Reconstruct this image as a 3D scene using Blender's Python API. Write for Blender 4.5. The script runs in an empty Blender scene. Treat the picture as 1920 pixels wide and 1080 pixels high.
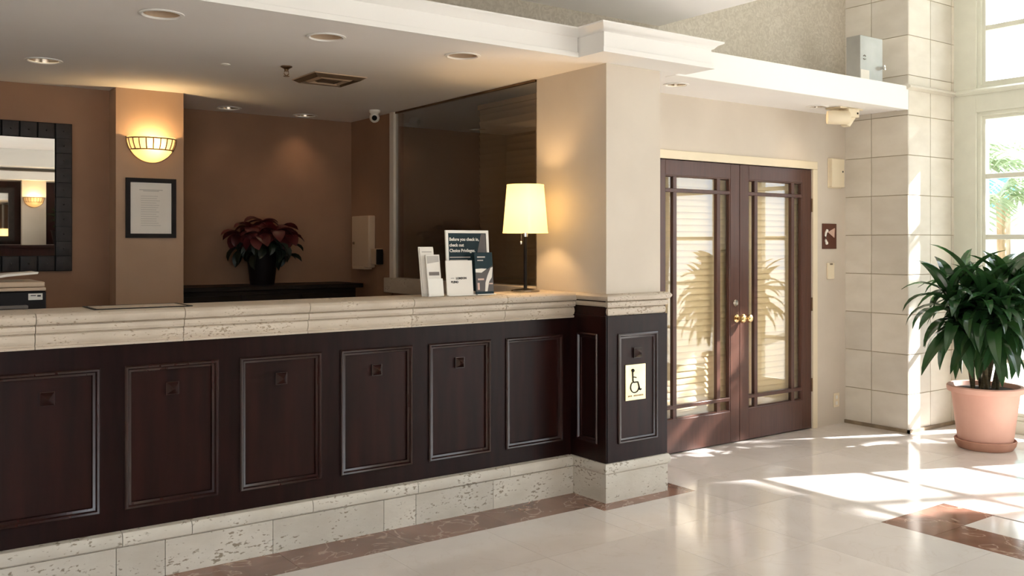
import bpy, bmesh, math, random
from mathutils import Vector, Matrix
R = math.radians
random.seed(7)
scene = bpy.context.scene
COL = scene.collection

# ------------------------------------------------------------------ camera, world, sun, exposure
F_PX, YAW, CAM_H = 1756.0, R(35.87), 1.52
cd = bpy.data.cameras.new('camera')
cam = bpy.data.objects.new('camera', cd); COL.objects.link(cam)
cam.location = (0, 0, CAM_H)
cam.rotation_euler = (R(90), 0, -YAW)
cd.sensor_fit = 'HORIZONTAL'; cd.sensor_width = 36.0
cd.lens = F_PX / 1920 * 36.0
cd.shift_y = -(540 - 455.9) / 1920
cd.clip_start = 0.05; cd.clip_end = 300
scene.camera = cam

w = bpy.data.worlds.new('sky'); scene.world = w; w.use_nodes = True
bg = w.node_tree.nodes['Background']
bg.inputs[0].default_value = (0.83, 0.915, 1.0, 1)
bg.inputs[1].default_value = 7.5

SUN_DIR = Vector((-2.26, 1.0, -1.64)).normalized()
sd = bpy.data.lights.new('sun', 'SUN'); sd.energy = 45.0; sd.angle = R(0.9); sd.color = (1.0, 0.98, 0.965)
sun = bpy.data.objects.new('sun', sd); COL.objects.link(sun)
sun.rotation_euler = SUN_DIR.to_track_quat('-Z', 'Y').to_euler(); sun.location = (12, -3, 12)

scene.view_settings.view_transform = 'Standard'
scene.view_settings.look = 'None'
scene.view_settings.exposure = -0.34
scene.view_settings.gamma = 1.0
scene.view_settings.use_curve_mapping = False
cy = scene.cycles
cy.max_bounces = 12; cy.diffuse_bounces = 6; cy.glossy_bounces = 6; cy.transparent_max_bounces = 16
cy.transmission_bounces = 8
cy.caustics_reflective = True; cy.caustics_refractive = False
cy.blur_glossy = 1.0
cy.sample_clamp_indirect = 12.0
cy.use_denoising = True

# ------------------------------------------------------------------ materials
MATS = {}
def _new(name):
    m = bpy.data.materials.new(name); m.use_nodes = True
    nt = m.node_tree; p = nt.nodes['Principled BSDF']
    MATS[name] = m
    return m, nt, p
def lin(c):
    return tuple(((v / 255) / 12.92 if v / 255 <= .04045 else ((v / 255 + .055) / 1.055) ** 2.4) for v in c) + (1,)
def mat(name, c1, c2=None, rough=.5, metal=0, scale=8, detail=4, bump=0, bscale=None, stretch=(1, 1, 1), lo=.35, hi=.65, spec=.5, coat=0, distort=0):
    m, nt, p = _new(name)
    p.inputs['Roughness'].default_value = rough; p.inputs['Metallic'].default_value = metal
    p.inputs['Specular IOR Level'].default_value = spec
    if coat: p.inputs['Coat Weight'].default_value = coat; p.inputs['Coat Roughness'].default_value = .08
    c1 = c1 if len(c1) == 4 else tuple(c1) + (1,)
    p.inputs['Base Color'].default_value = c1
    tc = nt.nodes.new('ShaderNodeTexCoord'); mp = nt.nodes.new('ShaderNodeMapping')
    mp.inputs['Scale'].default_value = stretch
    nt.links.new(tc.outputs['Object'], mp.inputs[0])
    if c2 is not None:
        c2 = c2 if len(c2) == 4 else tuple(c2) + (1,)
        n = nt.nodes.new('ShaderNodeTexNoise'); n.inputs['Scale'].default_value = scale; n.inputs['Detail'].default_value = detail
        n.inputs['Distortion'].default_value = distort
        r = nt.nodes.new('ShaderNodeValToRGB')
        r.color_ramp.elements[0].position = lo; r.color_ramp.elements[1].position = hi
        r.color_ramp.elements[0].color = c1; r.color_ramp.elements[1].color = c2
        nt.links.new(mp.outputs[0], n.inputs['Vector']); nt.links.new(n.outputs['Fac'], r.inputs[0])
        nt.links.new(r.outputs[0], p.inputs['Base Color'])
    if bump:
        n2 = nt.nodes.new('ShaderNodeTexNoise'); n2.inputs['Scale'].default_value = bscale or scale * 4; n2.inputs['Detail'].default_value = 5
        b = nt.nodes.new('ShaderNodeBump'); b.inputs['Strength'].default_value = bump; b.inputs['Distance'].default_value = .01
        nt.links.new(mp.outputs[0], n2.inputs['Vector']); nt.links.new(n2.outputs['Fac'], b.inputs['Height'])
        nt.links.new(b.outputs[0], p.inputs['Normal'])
    return m
def travertine(name, base, dark, pit, rough=.55, pitscale=26, pits=.62, bump=.35):
    m, nt, p = _new(name); N = nt.nodes; L = nt.links
    p.inputs['Roughness'].default_value = rough
    tc = N.new('ShaderNodeTexCoord'); info = N.new('ShaderNodeObjectInfo')
    mp = N.new('ShaderNodeMapping'); mp.inputs['Scale'].default_value = (1, 1, 2.0)
    L.new(tc.outputs['Object'], mp.inputs[0])
    n1 = N.new('ShaderNodeTexNoise'); n1.inputs['Scale'].default_value = 5; n1.inputs['Detail'].default_value = 6
    r1 = N.new('ShaderNodeValToRGB'); r1.color_ramp.elements[0].position = .3; r1.color_ramp.elements[1].position = .7
    r1.color_ramp.elements[0].color = lin(dark); r1.color_ramp.elements[1].color = lin(base)
    n2 = N.new('ShaderNodeTexNoise'); n2.inputs['Scale'].default_value = pitscale; n2.inputs['Detail'].default_value = 4
    n3 = N.new('ShaderNodeTexNoise'); n3.inputs['Scale'].default_value = 5; n3.inputs['Detail'].default_value = 2
    mm = N.new('ShaderNodeMath'); mm.operation = 'MULTIPLY_ADD'; mm.inputs[1].default_value = .55
    L.new(n3.outputs['Fac'], mm.inputs[0]); L.new(n2.outputs['Fac'], mm.inputs[2])
    r2 = N.new('ShaderNodeValToRGB'); r2.color_ramp.elements[0].position = pits + .22; r2.color_ramp.elements[1].position = pits + .30
    mx = N.new('ShaderNodeMix'); mx.data_type = 'RGBA'
    for a in (n1, n2, n3): L.new(mp.outputs[0], a.inputs['Vector'])
    L.new(n1.outputs['Fac'], r1.inputs[0]); L.new(mm.outputs[0], r2.inputs[0])
    L.new(r2.outputs[0], mx.inputs[0]); L.new(r1.outputs[0], mx.inputs[6]); mx.inputs[7].default_value = lin(pit)
    hs = N.new('ShaderNodeHueSaturation'); ma = N.new('ShaderNodeMath'); ma.operation = 'MULTIPLY_ADD'
    ma.inputs[1].default_value = .16; ma.inputs[2].default_value = .92
    L.new(info.outputs['Random'], ma.inputs[0]); L.new(ma.outputs[0], hs.inputs['Value'])
    L.new(mx.outputs[2], hs.inputs['Color']); L.new(hs.outputs[0], p.inputs['Base Color'])
    b = N.new('ShaderNodeBump'); b.inputs['Strength'].default_value = bump; b.inputs['Distance'].default_value = .006; b.invert = True
    L.new(mm.outputs[0], b.inputs['Height']); L.new(b.outputs[0], p.inputs['Normal'])
    return m
def marble(name, a, b, vein, rough, veins=.5):
    m, nt, p = _new(name); N = nt.nodes; L = nt.links
    p.inputs['Roughness'].default_value = rough; p.inputs['IOR'].default_value = 1.6
    tc = N.new('ShaderNodeTexCoord'); info = N.new('ShaderNodeObjectInfo')
    va = N.new('ShaderNodeVectorMath'); va.operation = 'MULTIPLY_ADD'; va.inputs[1].default_value = (1, 1, 1)
    cmb = N.new('ShaderNodeMath'); cmb.operation = 'MULTIPLY'; cmb.inputs[1].default_value = 40
    L.new(info.outputs['Random'], cmb.inputs[0]); L.new(tc.outputs['Object'], va.inputs[0]); L.new(cmb.outputs[0], va.inputs[2])
    n1 = N.new('ShaderNodeTexNoise'); n1.inputs['Scale'].default_value = 3.0; n1.inputs['Detail'].default_value = 5; n1.inputs['Distortion'].default_value = .6
    r1 = N.new('ShaderNodeValToRGB'); r1.color_ramp.elements[0].position = .32; r1.color_ramp.elements[1].position = .68
    r1.color_ramp.elements[0].color = lin(a); r1.color_ramp.elements[1].color = lin(b)
    n2 = N.new('ShaderNodeTexNoise'); n2.inputs['Scale'].default_value = 2.6; n2.inputs['Detail'].default_value = 7; n2.inputs['Distortion'].default_value = 1.6
    r2 = N.new('ShaderNodeValToRGB'); e = r2.color_ramp.elements
    e[0].position = .485; e[0].color = (0, 0, 0, 1); e[1].position = .5; e[1].color = (veins,) * 3 + (1,)
    x = e.new(.515); x.color = (0, 0, 0, 1)
    mx = N.new('ShaderNodeMix'); mx.data_type = 'RGBA'; mx.inputs[7].default_value = lin(vein)
    L.new(va.outputs[0], n1.inputs['Vector']); L.new(va.outputs[0], n2.inputs['Vector'])
    L.new(n1.outputs['Fac'], r1.inputs[0]); L.new(n2.outputs['Fac'], r2.inputs[0]); L.new(r2.outputs[0], mx.inputs[0]); L.new(r1.outputs[0], mx.inputs[6])
    hs = N.new('ShaderNodeHueSaturation'); ma = N.new('ShaderNodeMath'); ma.operation = 'MULTIPLY_ADD'
    ma.inputs[1].default_value = .08; ma.inputs[2].default_value = .96
    L.new(info.outputs['Random'], ma.inputs[0]); L.new(ma.outputs[0], hs.inputs['Value'])
    L.new(mx.outputs[2], hs.inputs['Color']); L.new(hs.outputs[0], p.inputs['Base Color'])
    return m
def glass(name, tint=(1, 1, 1, 1), base=.05, power=5.0):
    m = bpy.data.materials.new(name); m.use_nodes = True; nt = m.node_tree; N = nt.nodes; L = nt.links
    N.clear(); MATS[name] = m
    out = N.new('ShaderNodeOutputMaterial'); t = N.new('ShaderNodeBsdfTransparent'); g = N.new('ShaderNodeBsdfGlossy')
    t.inputs[0].default_value = tint; g.inputs['Roughness'].default_value = .0
    lw = N.new('ShaderNodeLayerWeight'); lw.inputs[0].default_value = .5
    pw = N.new('ShaderNodeMath'); pw.operation = 'POWER'; pw.inputs[1].default_value = power
    ma = N.new('ShaderNodeMath'); ma.operation = 'MULTIPLY_ADD'; ma.inputs[1].default_value = 1 - base; ma.inputs[2].default_value = base
    mx = N.new('ShaderNodeMixShader')
    L.new(lw.outputs['Facing'], pw.inputs[0]); L.new(pw.outputs[0], ma.inputs[0]); L.new(ma.outputs[0], mx.inputs[0])
    L.new(t.outputs[0], mx.inputs[1]); L.new(g.outputs[0], mx.inputs[2]); L.new(mx.outputs[0], out.inputs[0])
    return m
def translucent(name, color, tcol, fac=.5, gloss=.35, variation=0):
    m, nt, p = _new(name); N = nt.nodes; L = nt.links
    p.inputs['Base Color'].default_value = color; p.inputs['Roughness'].default_value = gloss
    t = N.new('ShaderNodeBsdfTranslucent'); t.inputs[0].default_value = tcol
    mx = N.new('ShaderNodeMixShader'); mx.inputs[0].default_value = fac
    if variation:
        info = N.new('ShaderNodeObjectInfo'); hs = N.new('ShaderNodeHueSaturation'); ma = N.new('ShaderNodeMath'); ma.operation = 'MULTIPLY_ADD'
        ma.inputs[1].default_value = variation; ma.inputs[2].default_value = 1 - variation / 2
        hs.inputs['Color'].default_value = color
        L.new(info.outputs['Random'], ma.inputs[0]); L.new(ma.outputs[0], hs.inputs['Value']); L.new(hs.outputs[0], p.inputs['Base Color'])
    L.new(p.outputs[0], mx.inputs[1]); L.new(t.outputs[0], mx.inputs[2]); L.new(mx.outputs[0], N['Material Output'].inputs[0])
    return m
def emit(name, color, strength):
    m, nt, p = _new(name)
    p.inputs['Base Color'].default_value = color; p.inputs['Emission Color'].default_value = color; p.inputs['Emission Strength'].default_value = strength
    return m

mat('paint_tan_shaded', lin((146, 111, 86)), lin((138, 104, 80)), rough=.75, scale=3, bump=.03, bscale=300)  # tan wall paint darkened, office dimness put into the colour
mat('paint_tan_dimmed', lin((176, 146, 120)), lin((170, 140, 114)), rough=.7, scale=3)  # same tan, darkened less for the dim sconce pier
mat('paint_tan', lin((208, 197, 182)), lin((202, 191, 176)), rough=.7, scale=3, bump=.03, bscale=300)
mat('paint_cream', lin((226, 212, 184)), rough=.5)
mat('paint_white', lin((238, 236, 232)), rough=.55)
mat('ceiling_white', lin((240, 237, 234)), lin((237, 234, 231)), rough=.8, scale=2)
mat('window_paint', lin((222, 222, 208)), lin((214, 214, 200)), rough=.4, scale=5)
mat('wallpaper', lin((182, 173, 158)), lin((200, 192, 178)), rough=.7, scale=19, detail=9, lo=.40, hi=.66, distort=2.2, bump=.1)
mat('dark_wood', (.0085, .0024, .0022), (.018, .005, .0042), rough=.32, scale=5, detail=8, stretch=(6, 6, .7), lo=.3, hi=.75, spec=.16)
mat('dark_wood_panel', (.009, .0026, .0022), (.026, .0062, .0045), rough=.34, spec=.18, scale=3, detail=9, stretch=(5, 5, .6), lo=.3, hi=.75)
mat('moulding_wood', (.016, .0055, .005), (.030, .010, .008), rough=.2, scale=5, detail=6, stretch=(6, 6, .7), spec=.55)
mat('door_wood', (.070, .031, .022), (.105, .046, .032), rough=.3, spec=.35, scale=5, detail=8, stretch=(8, 8, .6), lo=.3, hi=.75)
mat('black_wood', (.008, .006, .006), (.014, .010, .009), rough=.45, scale=6, spec=.18)
travertine('counter_stone', (204, 191, 174), (184, 170, 152), (150, 132, 110), pitscale=60, pits=.685, bump=.16)
travertine('plinth_stone', (208, 202, 190), (192, 184, 170), (140, 128, 110), pitscale=42, pits=.67, bump=.16)
travertine('column_stone', (216, 209, 196), (206, 198, 184), (190, 178, 158), rough=.6, pitscale=14, pits=.95, bump=.05)
mat('grout', lin((176, 162, 138)), rough=.9)
mat('floor_grout', lin((196, 184, 166)), rough=.6)
marble('cream_marble', (226, 219, 214), (218, 210, 204), (204, 190, 178), .11, .25)
marble('red_marble', (146, 106, 90), (116, 82, 68), (196, 166, 148), .13, .8)
glass('window_glass', base=.04)
glass('door_glass', base=.055)
glass('partition_glass', tint=(.88, .88, .88, 1), base=.14)
m, nt, p = _new('mirror_silver'); p.inputs['Base Color'].default_value = (.9, .9, .88, 1); p.inputs['Metallic'].default_value = 1; p.inputs['Roughness'].default_value = .01
mat('mirror_frame', (.014, .010, .009), (.024, .017, .015), rough=.42, scale=20, spec=.3)
mat('brass', (.72, .52, .25), (.8, .62, .34), rough=.22, metal=1, scale=4)
mat('brass_plate', (.70, .58, .32), (.80, .70, .44), rough=.34, metal=1, scale=8)
mat('vent_bronze', lin((112, 92, 74)), lin((98, 80, 64)), rough=.45, metal=.3, scale=9)
mat('bronze', (.16, .10, .06), (.22, .14, .08), rough=.35, metal=.9, scale=9)
mat('chrome', (.75, .74, .72), rough=.12, metal=1)
mat('nickel', (.42, .36, .30), rough=.25, metal=1)
mat('black_plastic', (.012, .010, .010), rough=.5, spec=.2)
mat('black_matte', (.008, .008, .008), rough=.8, spec=.1)
mat('white_plastic', lin((232, 228, 218)), rough=.4)
mat('ivory_plastic', lin((228, 214, 186)), rough=.45)
mat('beige_plastic', lin((190, 166, 140)), rough=.5)
mat('grey_metal', lin((176, 174, 168)), lin((160, 158, 152)), rough=.38, metal=.35, scale=5)
mat('paper_white', lin((232, 226, 216)), lin((226, 220, 210)), rough=.8, scale=4)
mat('paper_grey', lin((182, 176, 168)), rough=.8)
mat('paper_mid', lin((120, 112, 106)), rough=.8)
mat('poster_teal', lin((18, 38, 44)), lin((26, 50, 56)), rough=.5, scale=5, spec=.2)
mat('poster_brown', lin((70, 58, 50)), rough=.4)
mat('ink_black', lin((24, 20, 20)), rough=.7)
mat('sign_brown', lin((84, 42, 24)), rough=.45)
mat('sign_pink', lin((206, 172, 154)), rough=.5)
mat('terracotta', lin((222, 176, 158)), lin((212, 164, 146)), rough=.75, scale=4, bump=.05, bscale=90)
mat('terracotta_dark', lin((186, 140, 120)), lin((168, 122, 104)), rough=.8, scale=5)
mat('soil', (.03, .02, .013), (.06, .04, .025), rough=.95, scale=40, bump=.8)
mat('cane', lin((96, 84, 56)), lin((60, 52, 34)), rough=.8, scale=30, stretch=(1, 1, 3))
mat('pot_black', (.006, .004, .004), rough=.55, spec=.12)
translucent('leaf_green', (.018, .055, .020, 1), (.07, .18, .04, 1), .12, .17, .6)
translucent('leaf_dark', (.007, .015, .008, 1), (.03, .08, .02, 1), .1, .4, .4)
translucent('bract_red', (.085, .009, .011, 1), (.16, .02, .02, 1), .15, .5, .5)
translucent('tree_leaf', (.10, .22, .06, 1), (.22, .42, .10, 1), .4, .4, 0)
translucent('frond_leaf', (.17, .24, .13, 1), (.34, .44, .26, 1), .4, .3, .4)
mat('bark', lin((168, 152, 126)), lin((130, 114, 90)), rough=.9, scale=12, stretch=(1, 1, .3), bump=.5)
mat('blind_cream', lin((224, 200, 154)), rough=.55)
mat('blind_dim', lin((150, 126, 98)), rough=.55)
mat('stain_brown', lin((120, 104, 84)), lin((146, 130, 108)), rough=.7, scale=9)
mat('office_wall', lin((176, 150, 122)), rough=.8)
mat('paving', lin((186, 180, 168)), lin((172, 166, 154)), rough=.9, scale=2)
mat('stucco_far', lin((240, 236, 226)), rough=.9)
mat('cyan_cloth', lin((60, 170, 190)), rough=.8)
translucent('lamp_shade', (.86, .80, .66, 1), (.95, .90, .74, 1), .66, .8)
_p = MATS['lamp_shade'].node_tree.nodes['Principled BSDF']; _p.inputs['Emission Color'].default_value = (1, .66, .24, 1); _p.inputs['Emission Strength'].default_value = 2.7
translucent('sconce_glass', (.8, .74, .6, 1), (.30, .25, .16, 1), .7, .4)
emit('bulb_warm', (1.0, .78, .45, 1), 6)
emit('bulb_dim', (1.0, .82, .6, 1), 1.1)

# ------------------------------------------------------------------ mesh helpers
class MB:
    def __init__(s): s.v = []; s.f = []
    def box(s, x0, y0, z0, x1, y1, z1):
        if x0 > x1: x0, x1 = x1, x0
        if y0 > y1: y0, y1 = y1, y0
        if z0 > z1: z0, z1 = z1, z0
        n = len(s.v)
        s.v += [(x0, y0, z0), (x1, y0, z0), (x1, y1, z0), (x0, y1, z0), (x0, y0, z1), (x1, y0, z1), (x1, y1, z1), (x0, y1, z1)]
        s.f += [tuple(n + i for i in q) for q in ((3, 2, 1, 0), (4, 5, 6, 7), (0, 1, 5, 4), (1, 2, 6, 5), (2, 3, 7, 6), (3, 0, 4, 7))]
        return s
    def prism(s, pts, axis, a, b):
        """closed polygon pts in the plane across axis, extruded from a to b"""
        n = len(s.v); k = len(pts)
        def P(p, t):
            return (t, p[0], p[1]) if axis == 'x' else (p[0], t, p[1]) if axis == 'y' else (p[0], p[1], t)
        s.v += [P(p, a) for p in pts] + [P(p, b) for p in pts]
        s.f += [tuple(n + i for i in range(k))[::-1], tuple(n + k + i for i in range(k))]
        s.f += [(n + i, n + (i + 1) % k, n + k + (i + 1) % k, n + k + i) for i in range(k)]
        return s
    def lathe(s, prof, c=(0, 0, 0), n=32, axis='z', a0=0, a1=2 * math.pi):
        """profile of (radius, height)"""
        full = abs(a1 - a0 - 2 * math.pi) < 1e-6
        m = n if full else n + 1
        b = len(s.v)
        for r, h in prof:
            for i in range(m):
                a = a0 + (a1 - a0) * i / n
                q = (r * math.cos(a), r * math.sin(a), h)
                if axis == 'y': q = (q[0], q[2], q[1])
                if axis == 'x': q = (q[2], q[0], q[1])
                s.v.append((c[0] + q[0], c[1] + q[1], c[2] + q[2]))
        for j in range(len(prof) - 1):
            for i in range(n):
                i2 = (i + 1) % m
                s.f.append((b + j * m + i, b + j * m + i2, b + (j + 1) * m + i2, b + (j + 1) * m + i))
        return s
    def disc(s, c, r, n=24, axis='z'):
        return s.lathe([(r, 0), (0.0001, 0)], c, n, axis)
    def tube(s, pts, r, n=8, cap=True):
        pts = [Vector(p) for p in pts]; b = len(s.v); k = len(pts)
        rr = r if isinstance(r, (list, tuple)) else [r] * k
        up = Vector((0, 0, 1))
        for i, p in enumerate(pts):
            d = (pts[min(i + 1, k - 1)] - pts[max(i - 1, 0)]).normalized()
            u = d.cross(up)
            if u.length < 1e-4: u = d.cross(Vector((1, 0, 0)))
            u.normalize(); w_ = d.cross(u)
            for j in range(n):
                a = 2 * math.pi * j / n
                s.v.append(tuple(p + (u * math.cos(a) + w_ * math.sin(a)) * rr[i]))
        for i in range(k - 1):
            for j in range(n):
                s.f.append((b + i * n + j, b + i * n + (j + 1) % n, b + (i + 1) * n + (j + 1) % n, b + (i + 1) * n + j))
        if cap:
            s.f.append(tuple(b + j for j in range(n))[::-1]); s.f.append(tuple(b + (k - 1) * n + j for j in range(n)))
        return s
    def ball(s, c, r, n=16, m=10, sz=1):
        return s.lathe([(max(r * math.sin(math.pi * j / m), 1e-4), -r * sz * math.cos(math.pi * j / m)) for j in range(m + 1)], c, n)
    def ring_frame(s, axis, t0, u0, w0, u1, w1, prof):
        """mitred picture frame: prof = list of (inset, height) along -axis; rectangle u0..u1, w0..w1 at t0"""
        b = len(s.v); k = len(prof)
        for (i, h) in prof:
            for (u, w_) in ((u0 + i, w0 + i), (u1 - i, w0 + i), (u1 - i, w1 - i), (u0 + i, w1 - i)):
                s.v.append((u, t0 - h, w_) if axis == 'y' else (t0 - h, u, w_) if axis == 'x' else (u, w_, t0 - h))
        for j in range(k - 1):
            for q in range(4):
                s.f.append((b + j * 4 + q, b + j * 4 + (q + 1) % 4, b + (j + 1) * 4 + (q + 1) % 4, b + (j + 1) * 4 + q))
        return s
    def mesh(s, name, off=(0, 0, 0)):
        me = bpy.data.meshes.new(name)
        me.from_pydata([(x - off[0], y - off[1], z - off[2]) for x, y, z in s.v], [], s.f)
        bm = bmesh.new(); bm.from_mesh(me); bmesh.ops.recalc_face_normals(bm, faces=bm.faces); bm.to_mesh(me); bm.free()
        me.polygons.foreach_set('use_smooth', [True] * len(me.polygons))
        me.set_sharp_from_angle(angle=R(32))
        return me
    def build(s, name, m, parent=None, bevel=0, seg=2, world=True):
        off = (0, 0, 0)
        if parent is not None and world:
            r = parent
            while r.parent: r = r.parent
            off = r.location
        me = s.mesh(name, off)
        me.materials.append(MATS[m])
        o = bpy.data.objects.new(name, me); COL.objects.link(o)
        if parent is not None: o.parent = parent
        if bevel:
            md = o.modifiers.new('bevel', 'BEVEL'); md.width = bevel; md.segments = seg; md.limit_method = 'ANGLE'; md.angle_limit = R(40)
        return o
def tag(o, label, cat, group=None, kind=None):
    o['label'] = label; o['category'] = cat
    if group: o['group'] = group
    if kind: o['kind'] = kind
    return o
def thing(name, loc, label, cat, group=None, kind=None, rot=(0, 0, 0)):
    o = bpy.data.objects.new(name, None); COL.objects.link(o)
    o.location = loc; o.rotation_euler = rot; o.empty_display_size = .1
    return tag(o, label, cat, group, kind)
def boxo(name, m, b, parent=None, bevel=0):
    return MB().box(*b).build(name, m, parent, bevel)
def inst(src, parent, loc, rot=(0, 0, 0), scale=(1, 1, 1)):
    c = src.copy(); COL.objects.link(c); c.parent = parent; c.location = loc; c.rotation_euler = rot; c.scale = scale
    return c
def text(name, s, size, m, parent, loc, rot=(R(90), 0, 0), align='LEFT', squeeze=1, bold=0):
    cu = bpy.data.curves.new(name, 'FONT'); cu.body = s; cu.size = size; cu.align_x = align; cu.extrude = .0004; cu.offset = bold
    t = bpy.data.objects.new(name, cu); COL.objects.link(t)
    dg = bpy.context.evaluated_depsgraph_get()
    me = bpy.data.meshes.new_from_object(t.evaluated_get(dg))
    bpy.data.objects.remove(t); bpy.data.curves.remove(cu)
    me.materials.clear(); me.materials.append(MATS[m])
    o = bpy.data.objects.new(name, me); COL.objects.link(o)
    o.parent = parent; o.location = loc; o.rotation_euler = rot; o.scale = (squeeze, 1, 1)
    return o
def structure(o, label, cat): return tag(o, label, cat, kind='structure')
def cut(o, cutters):
    """drill round holes into o (applied at once; the drills are removed)"""
    dr = MB()
    for (x, y, z, r, h) in cutters: dr.lathe([(1e-4, 0), (r, 0), (r, h), (1e-4, h)], (x, y, z), 32)
    d = dr.build('drill', 'paint_white')
    md = o.modifiers.new('b', 'BOOLEAN'); md.object = d; md.operation = 'DIFFERENCE'; md.solver = 'EXACT'
    dg = bpy.context.evaluated_depsgraph_get()
    me = bpy.data.meshes.new_from_object(o.evaluated_get(dg))
    o.modifiers.clear(); o.data = me
    me.polygons.foreach_set('use_smooth', [False] * len(me.polygons))
    bpy.data.objects.remove(d)

# ------------------------------------------------------------------ key dimensions (metres; camera stands at x=0, y=0)
ZC = 2.575          # office ceiling and beam underside
ZS = 2.59           # soffit over the door
ZL = 3.06           # lobby ceiling
ZA = 5.3            # atrium ceiling
XW = 7.63           # window wall
YD = 4.78           # door wall

# ------------------------------------------------------------------ floor
fl = MB().box(-4.2, -4.2, -.12, 7.9, 7.6, -.012).build('floor', 'floor_grout')
structure(fl, 'polished cream marble floor with dark red marble bands', 'floor')
RED = [(-1.2, 4.11, 3.54, 4.43), (3.54, 4.0, 4.283, 4.43), (4.62, 2.66, 5.25, 2.958), (4.62, -.6, 4.925, 2.66)]
def sub(rects, hole):
    out = []
    a0, b0, a1, b1 = hole
    for (x0, y0, x1, y1) in rects:
        if x1 <= a0 or x0 >= a1 or y1 <= b0 or y0 >= b1: out.append((x0, y0, x1, y1)); continue
        if x0 < a0: out.append((x0, y0, a0, y1))
        if x1 > a1: out.append((a1, y0, x1, y1))
        c0, c1 = max(x0, a0), min(x1, a1)
        if y0 < b0: out.append((c0, y0, c1, b0))
        if y1 > b1: out.append((c0, b1, c1, y1))
    return [r for r in out if r[2] - r[0] > .02 and r[3] - r[1] > .02]
T = .61; gx, gy = 4.62, 2.958
NT = 0
for i in range(-10, 6):
    for j in range(-6, 4):
        x0, y0 = gx + i * T, gy + j * T
        r = [(max(x0, -1.2), max(y0, -.6), min(x0 + T, XW), min(y0 + T, YD))]
        if r[0][2] - r[0][0] < .02 or r[0][3] - r[0][1] < .02: continue
        for h in RED: r = sub(r, h)
        for (a, b, c, d) in r:
            g = .0008
            boxo('tile', 'cream_marble', (a + g, b + g, -.0115, c - g, d - g, 0), fl); NT += 1
def redrow(x0, y0, x1, y1, n, alongx=True):
    for k in range(n):
        g = .0008
        if alongx: a, b, c, d = x0 + (x1 - x0) * k / n, y0, x0 + (x1 - x0) * (k + 1) / n, y1
        else: a, b, c, d = x0, y0 + (y1 - y0) * k / n, x1, y0 + (y1 - y0) * (k + 1) / n
        boxo('border_tile', 'red_marble', (a + g, b + g, -.0115, c - g, d - g, 0), fl)
redrow(-1.2, 4.11, 3.54, 4.43, 8); redrow(3.54, 4.0, 4.283, 4.43, 2); redrow(4.62, 2.66, 5.25, 2.958, 2); redrow(4.62, -.6, 4.925, 2.66, 6, False)
# plain polished field beyond the laid tiles, and the office floor
MB().box(-4, -4, -.0115, -1.2, 4.43, 0).box(-1.2, -4, -.0115, XW, -.6, 0).box(-4, 4.43, -.0115, 3.6, 7.5, 0).box(3.6, 4.78, -.0115, XW, 7.5, 0).build('floor_field', 'cream_marble', fl)

# ------------------------------------------------------------------ walls
def wall(name, boxes, m, label, bevel=0):
    b = MB()
    for q in boxes: b.box(*q)
    return structure(b.build(name, m, None, bevel), label, 'wall')
wall('wall_back', [(-4, 6.885, 0, 1.54, 7.0, ZC)], 'paint_tan_shaded', 'tan painted office wall behind the dark framed mirror')
wall('wall_pilaster', [(1.54, 6.70, 0, 1.99, 7.45, ZC)], 'paint_tan_dimmed', 'tan wall pier carrying the lit sconce and framed notice')
wall('wall_rear', [(1.99, 7.45, 0, 3.76, 7.56, ZC)], 'paint_tan_shaded', 'dim tan wall behind the potted poinsettia')
wall('wall_side', [(3.655, 6.71, 0, 3.76, 7.45, ZC), (3.66, 4.79, 0, 3.75, 6.71, 1.12)], 'paint_tan_shaded', 'tan side wall below and beyond the office glass')
wall('wall_door', [(4.10, YD, 0, 4.71, YD + .12, ZS), (6.49, YD, 0, 6.95, YD + .12, ZS), (4.71, YD, 2.125, 6.49, YD + .12, ZS)], 'paint_tan', 'tan wall around the double glass door')
wall('wall_upper', [(-4, 4.78, 2.70, 6.95, 4.90, ZA)], 'wallpaper', 'mottled grey beige upper wall above the white soffit')
wall('wall_office', [(3.76, 7.45, 0, 7.7, 7.56, ZC), (7.0, 4.9, 0, 7.1, 7.45, ZC)], 'office_wall', 'dim wall of the back office seen through glass')
wall('wall_left', [(-4.12, -4.1, 0, -4, 7.5, ZA)], 'paint_tan', 'tan wall at the far left end of the lobby')
wall('wall_front', [(.9, -4.12, 0, XW, -4, ZA), (-4, -4.12, 0, -3.9, -4, ZA), (-3.9, -4.12, 2.7, .9, -4, ZA), (-3.9, -4.12, 0, .9, -4, .06)], 'paint_tan', 'tan lobby wall seen only in the office mirror')

cl = MB().box(-4, 4.12, ZC, 3.76, 7.56, ZC + .13).build('ceiling', 'ceiling_white')
CANS = [(1.219, 4.438), (2.035, 4.435), (2.861, 4.43), (.977, 5.963), (2.485, 7.21), (3.146, 7.266)]
cut(cl, [(x, y, ZC - .02, .085, .11) for x, y in CANS])
structure(cl, 'white ceiling over the reception office with recessed lights', 'ceiling')
so = MB().box(3.76, 4.12, ZS, 4.32, 4.302, ZS + .145).box(3.76, 4.302, ZS, 6.95, YD, ZS + .10).build('ceiling_soffit', 'ceiling_white')
SCANS = [(4.60, 4.47), (6.24, 4.545)]
cut(so, [(x, y, ZS - .02, .07, .09) for x, y in SCANS])
structure(so, 'white soffit ceiling above the double door', 'ceiling')
co_ = MB().box(3.76, YD + .12, ZC, 7.1, 7.56, ZC + .13).build('ceiling_office', 'ceiling_white')
cut(co_, [(4.9, 6.3, ZC - .02, .085, .11)])
structure(co_, 'ceiling of the dark back office behind the glass', 'ceiling')
structure(MB().box(-4, -4, ZL, 4.74, 4.78, ZL + .25).build('ceiling_lobby', 'ceiling_white'), 'white lobby ceiling ending in a straight edge at the atrium', 'ceiling')
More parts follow.
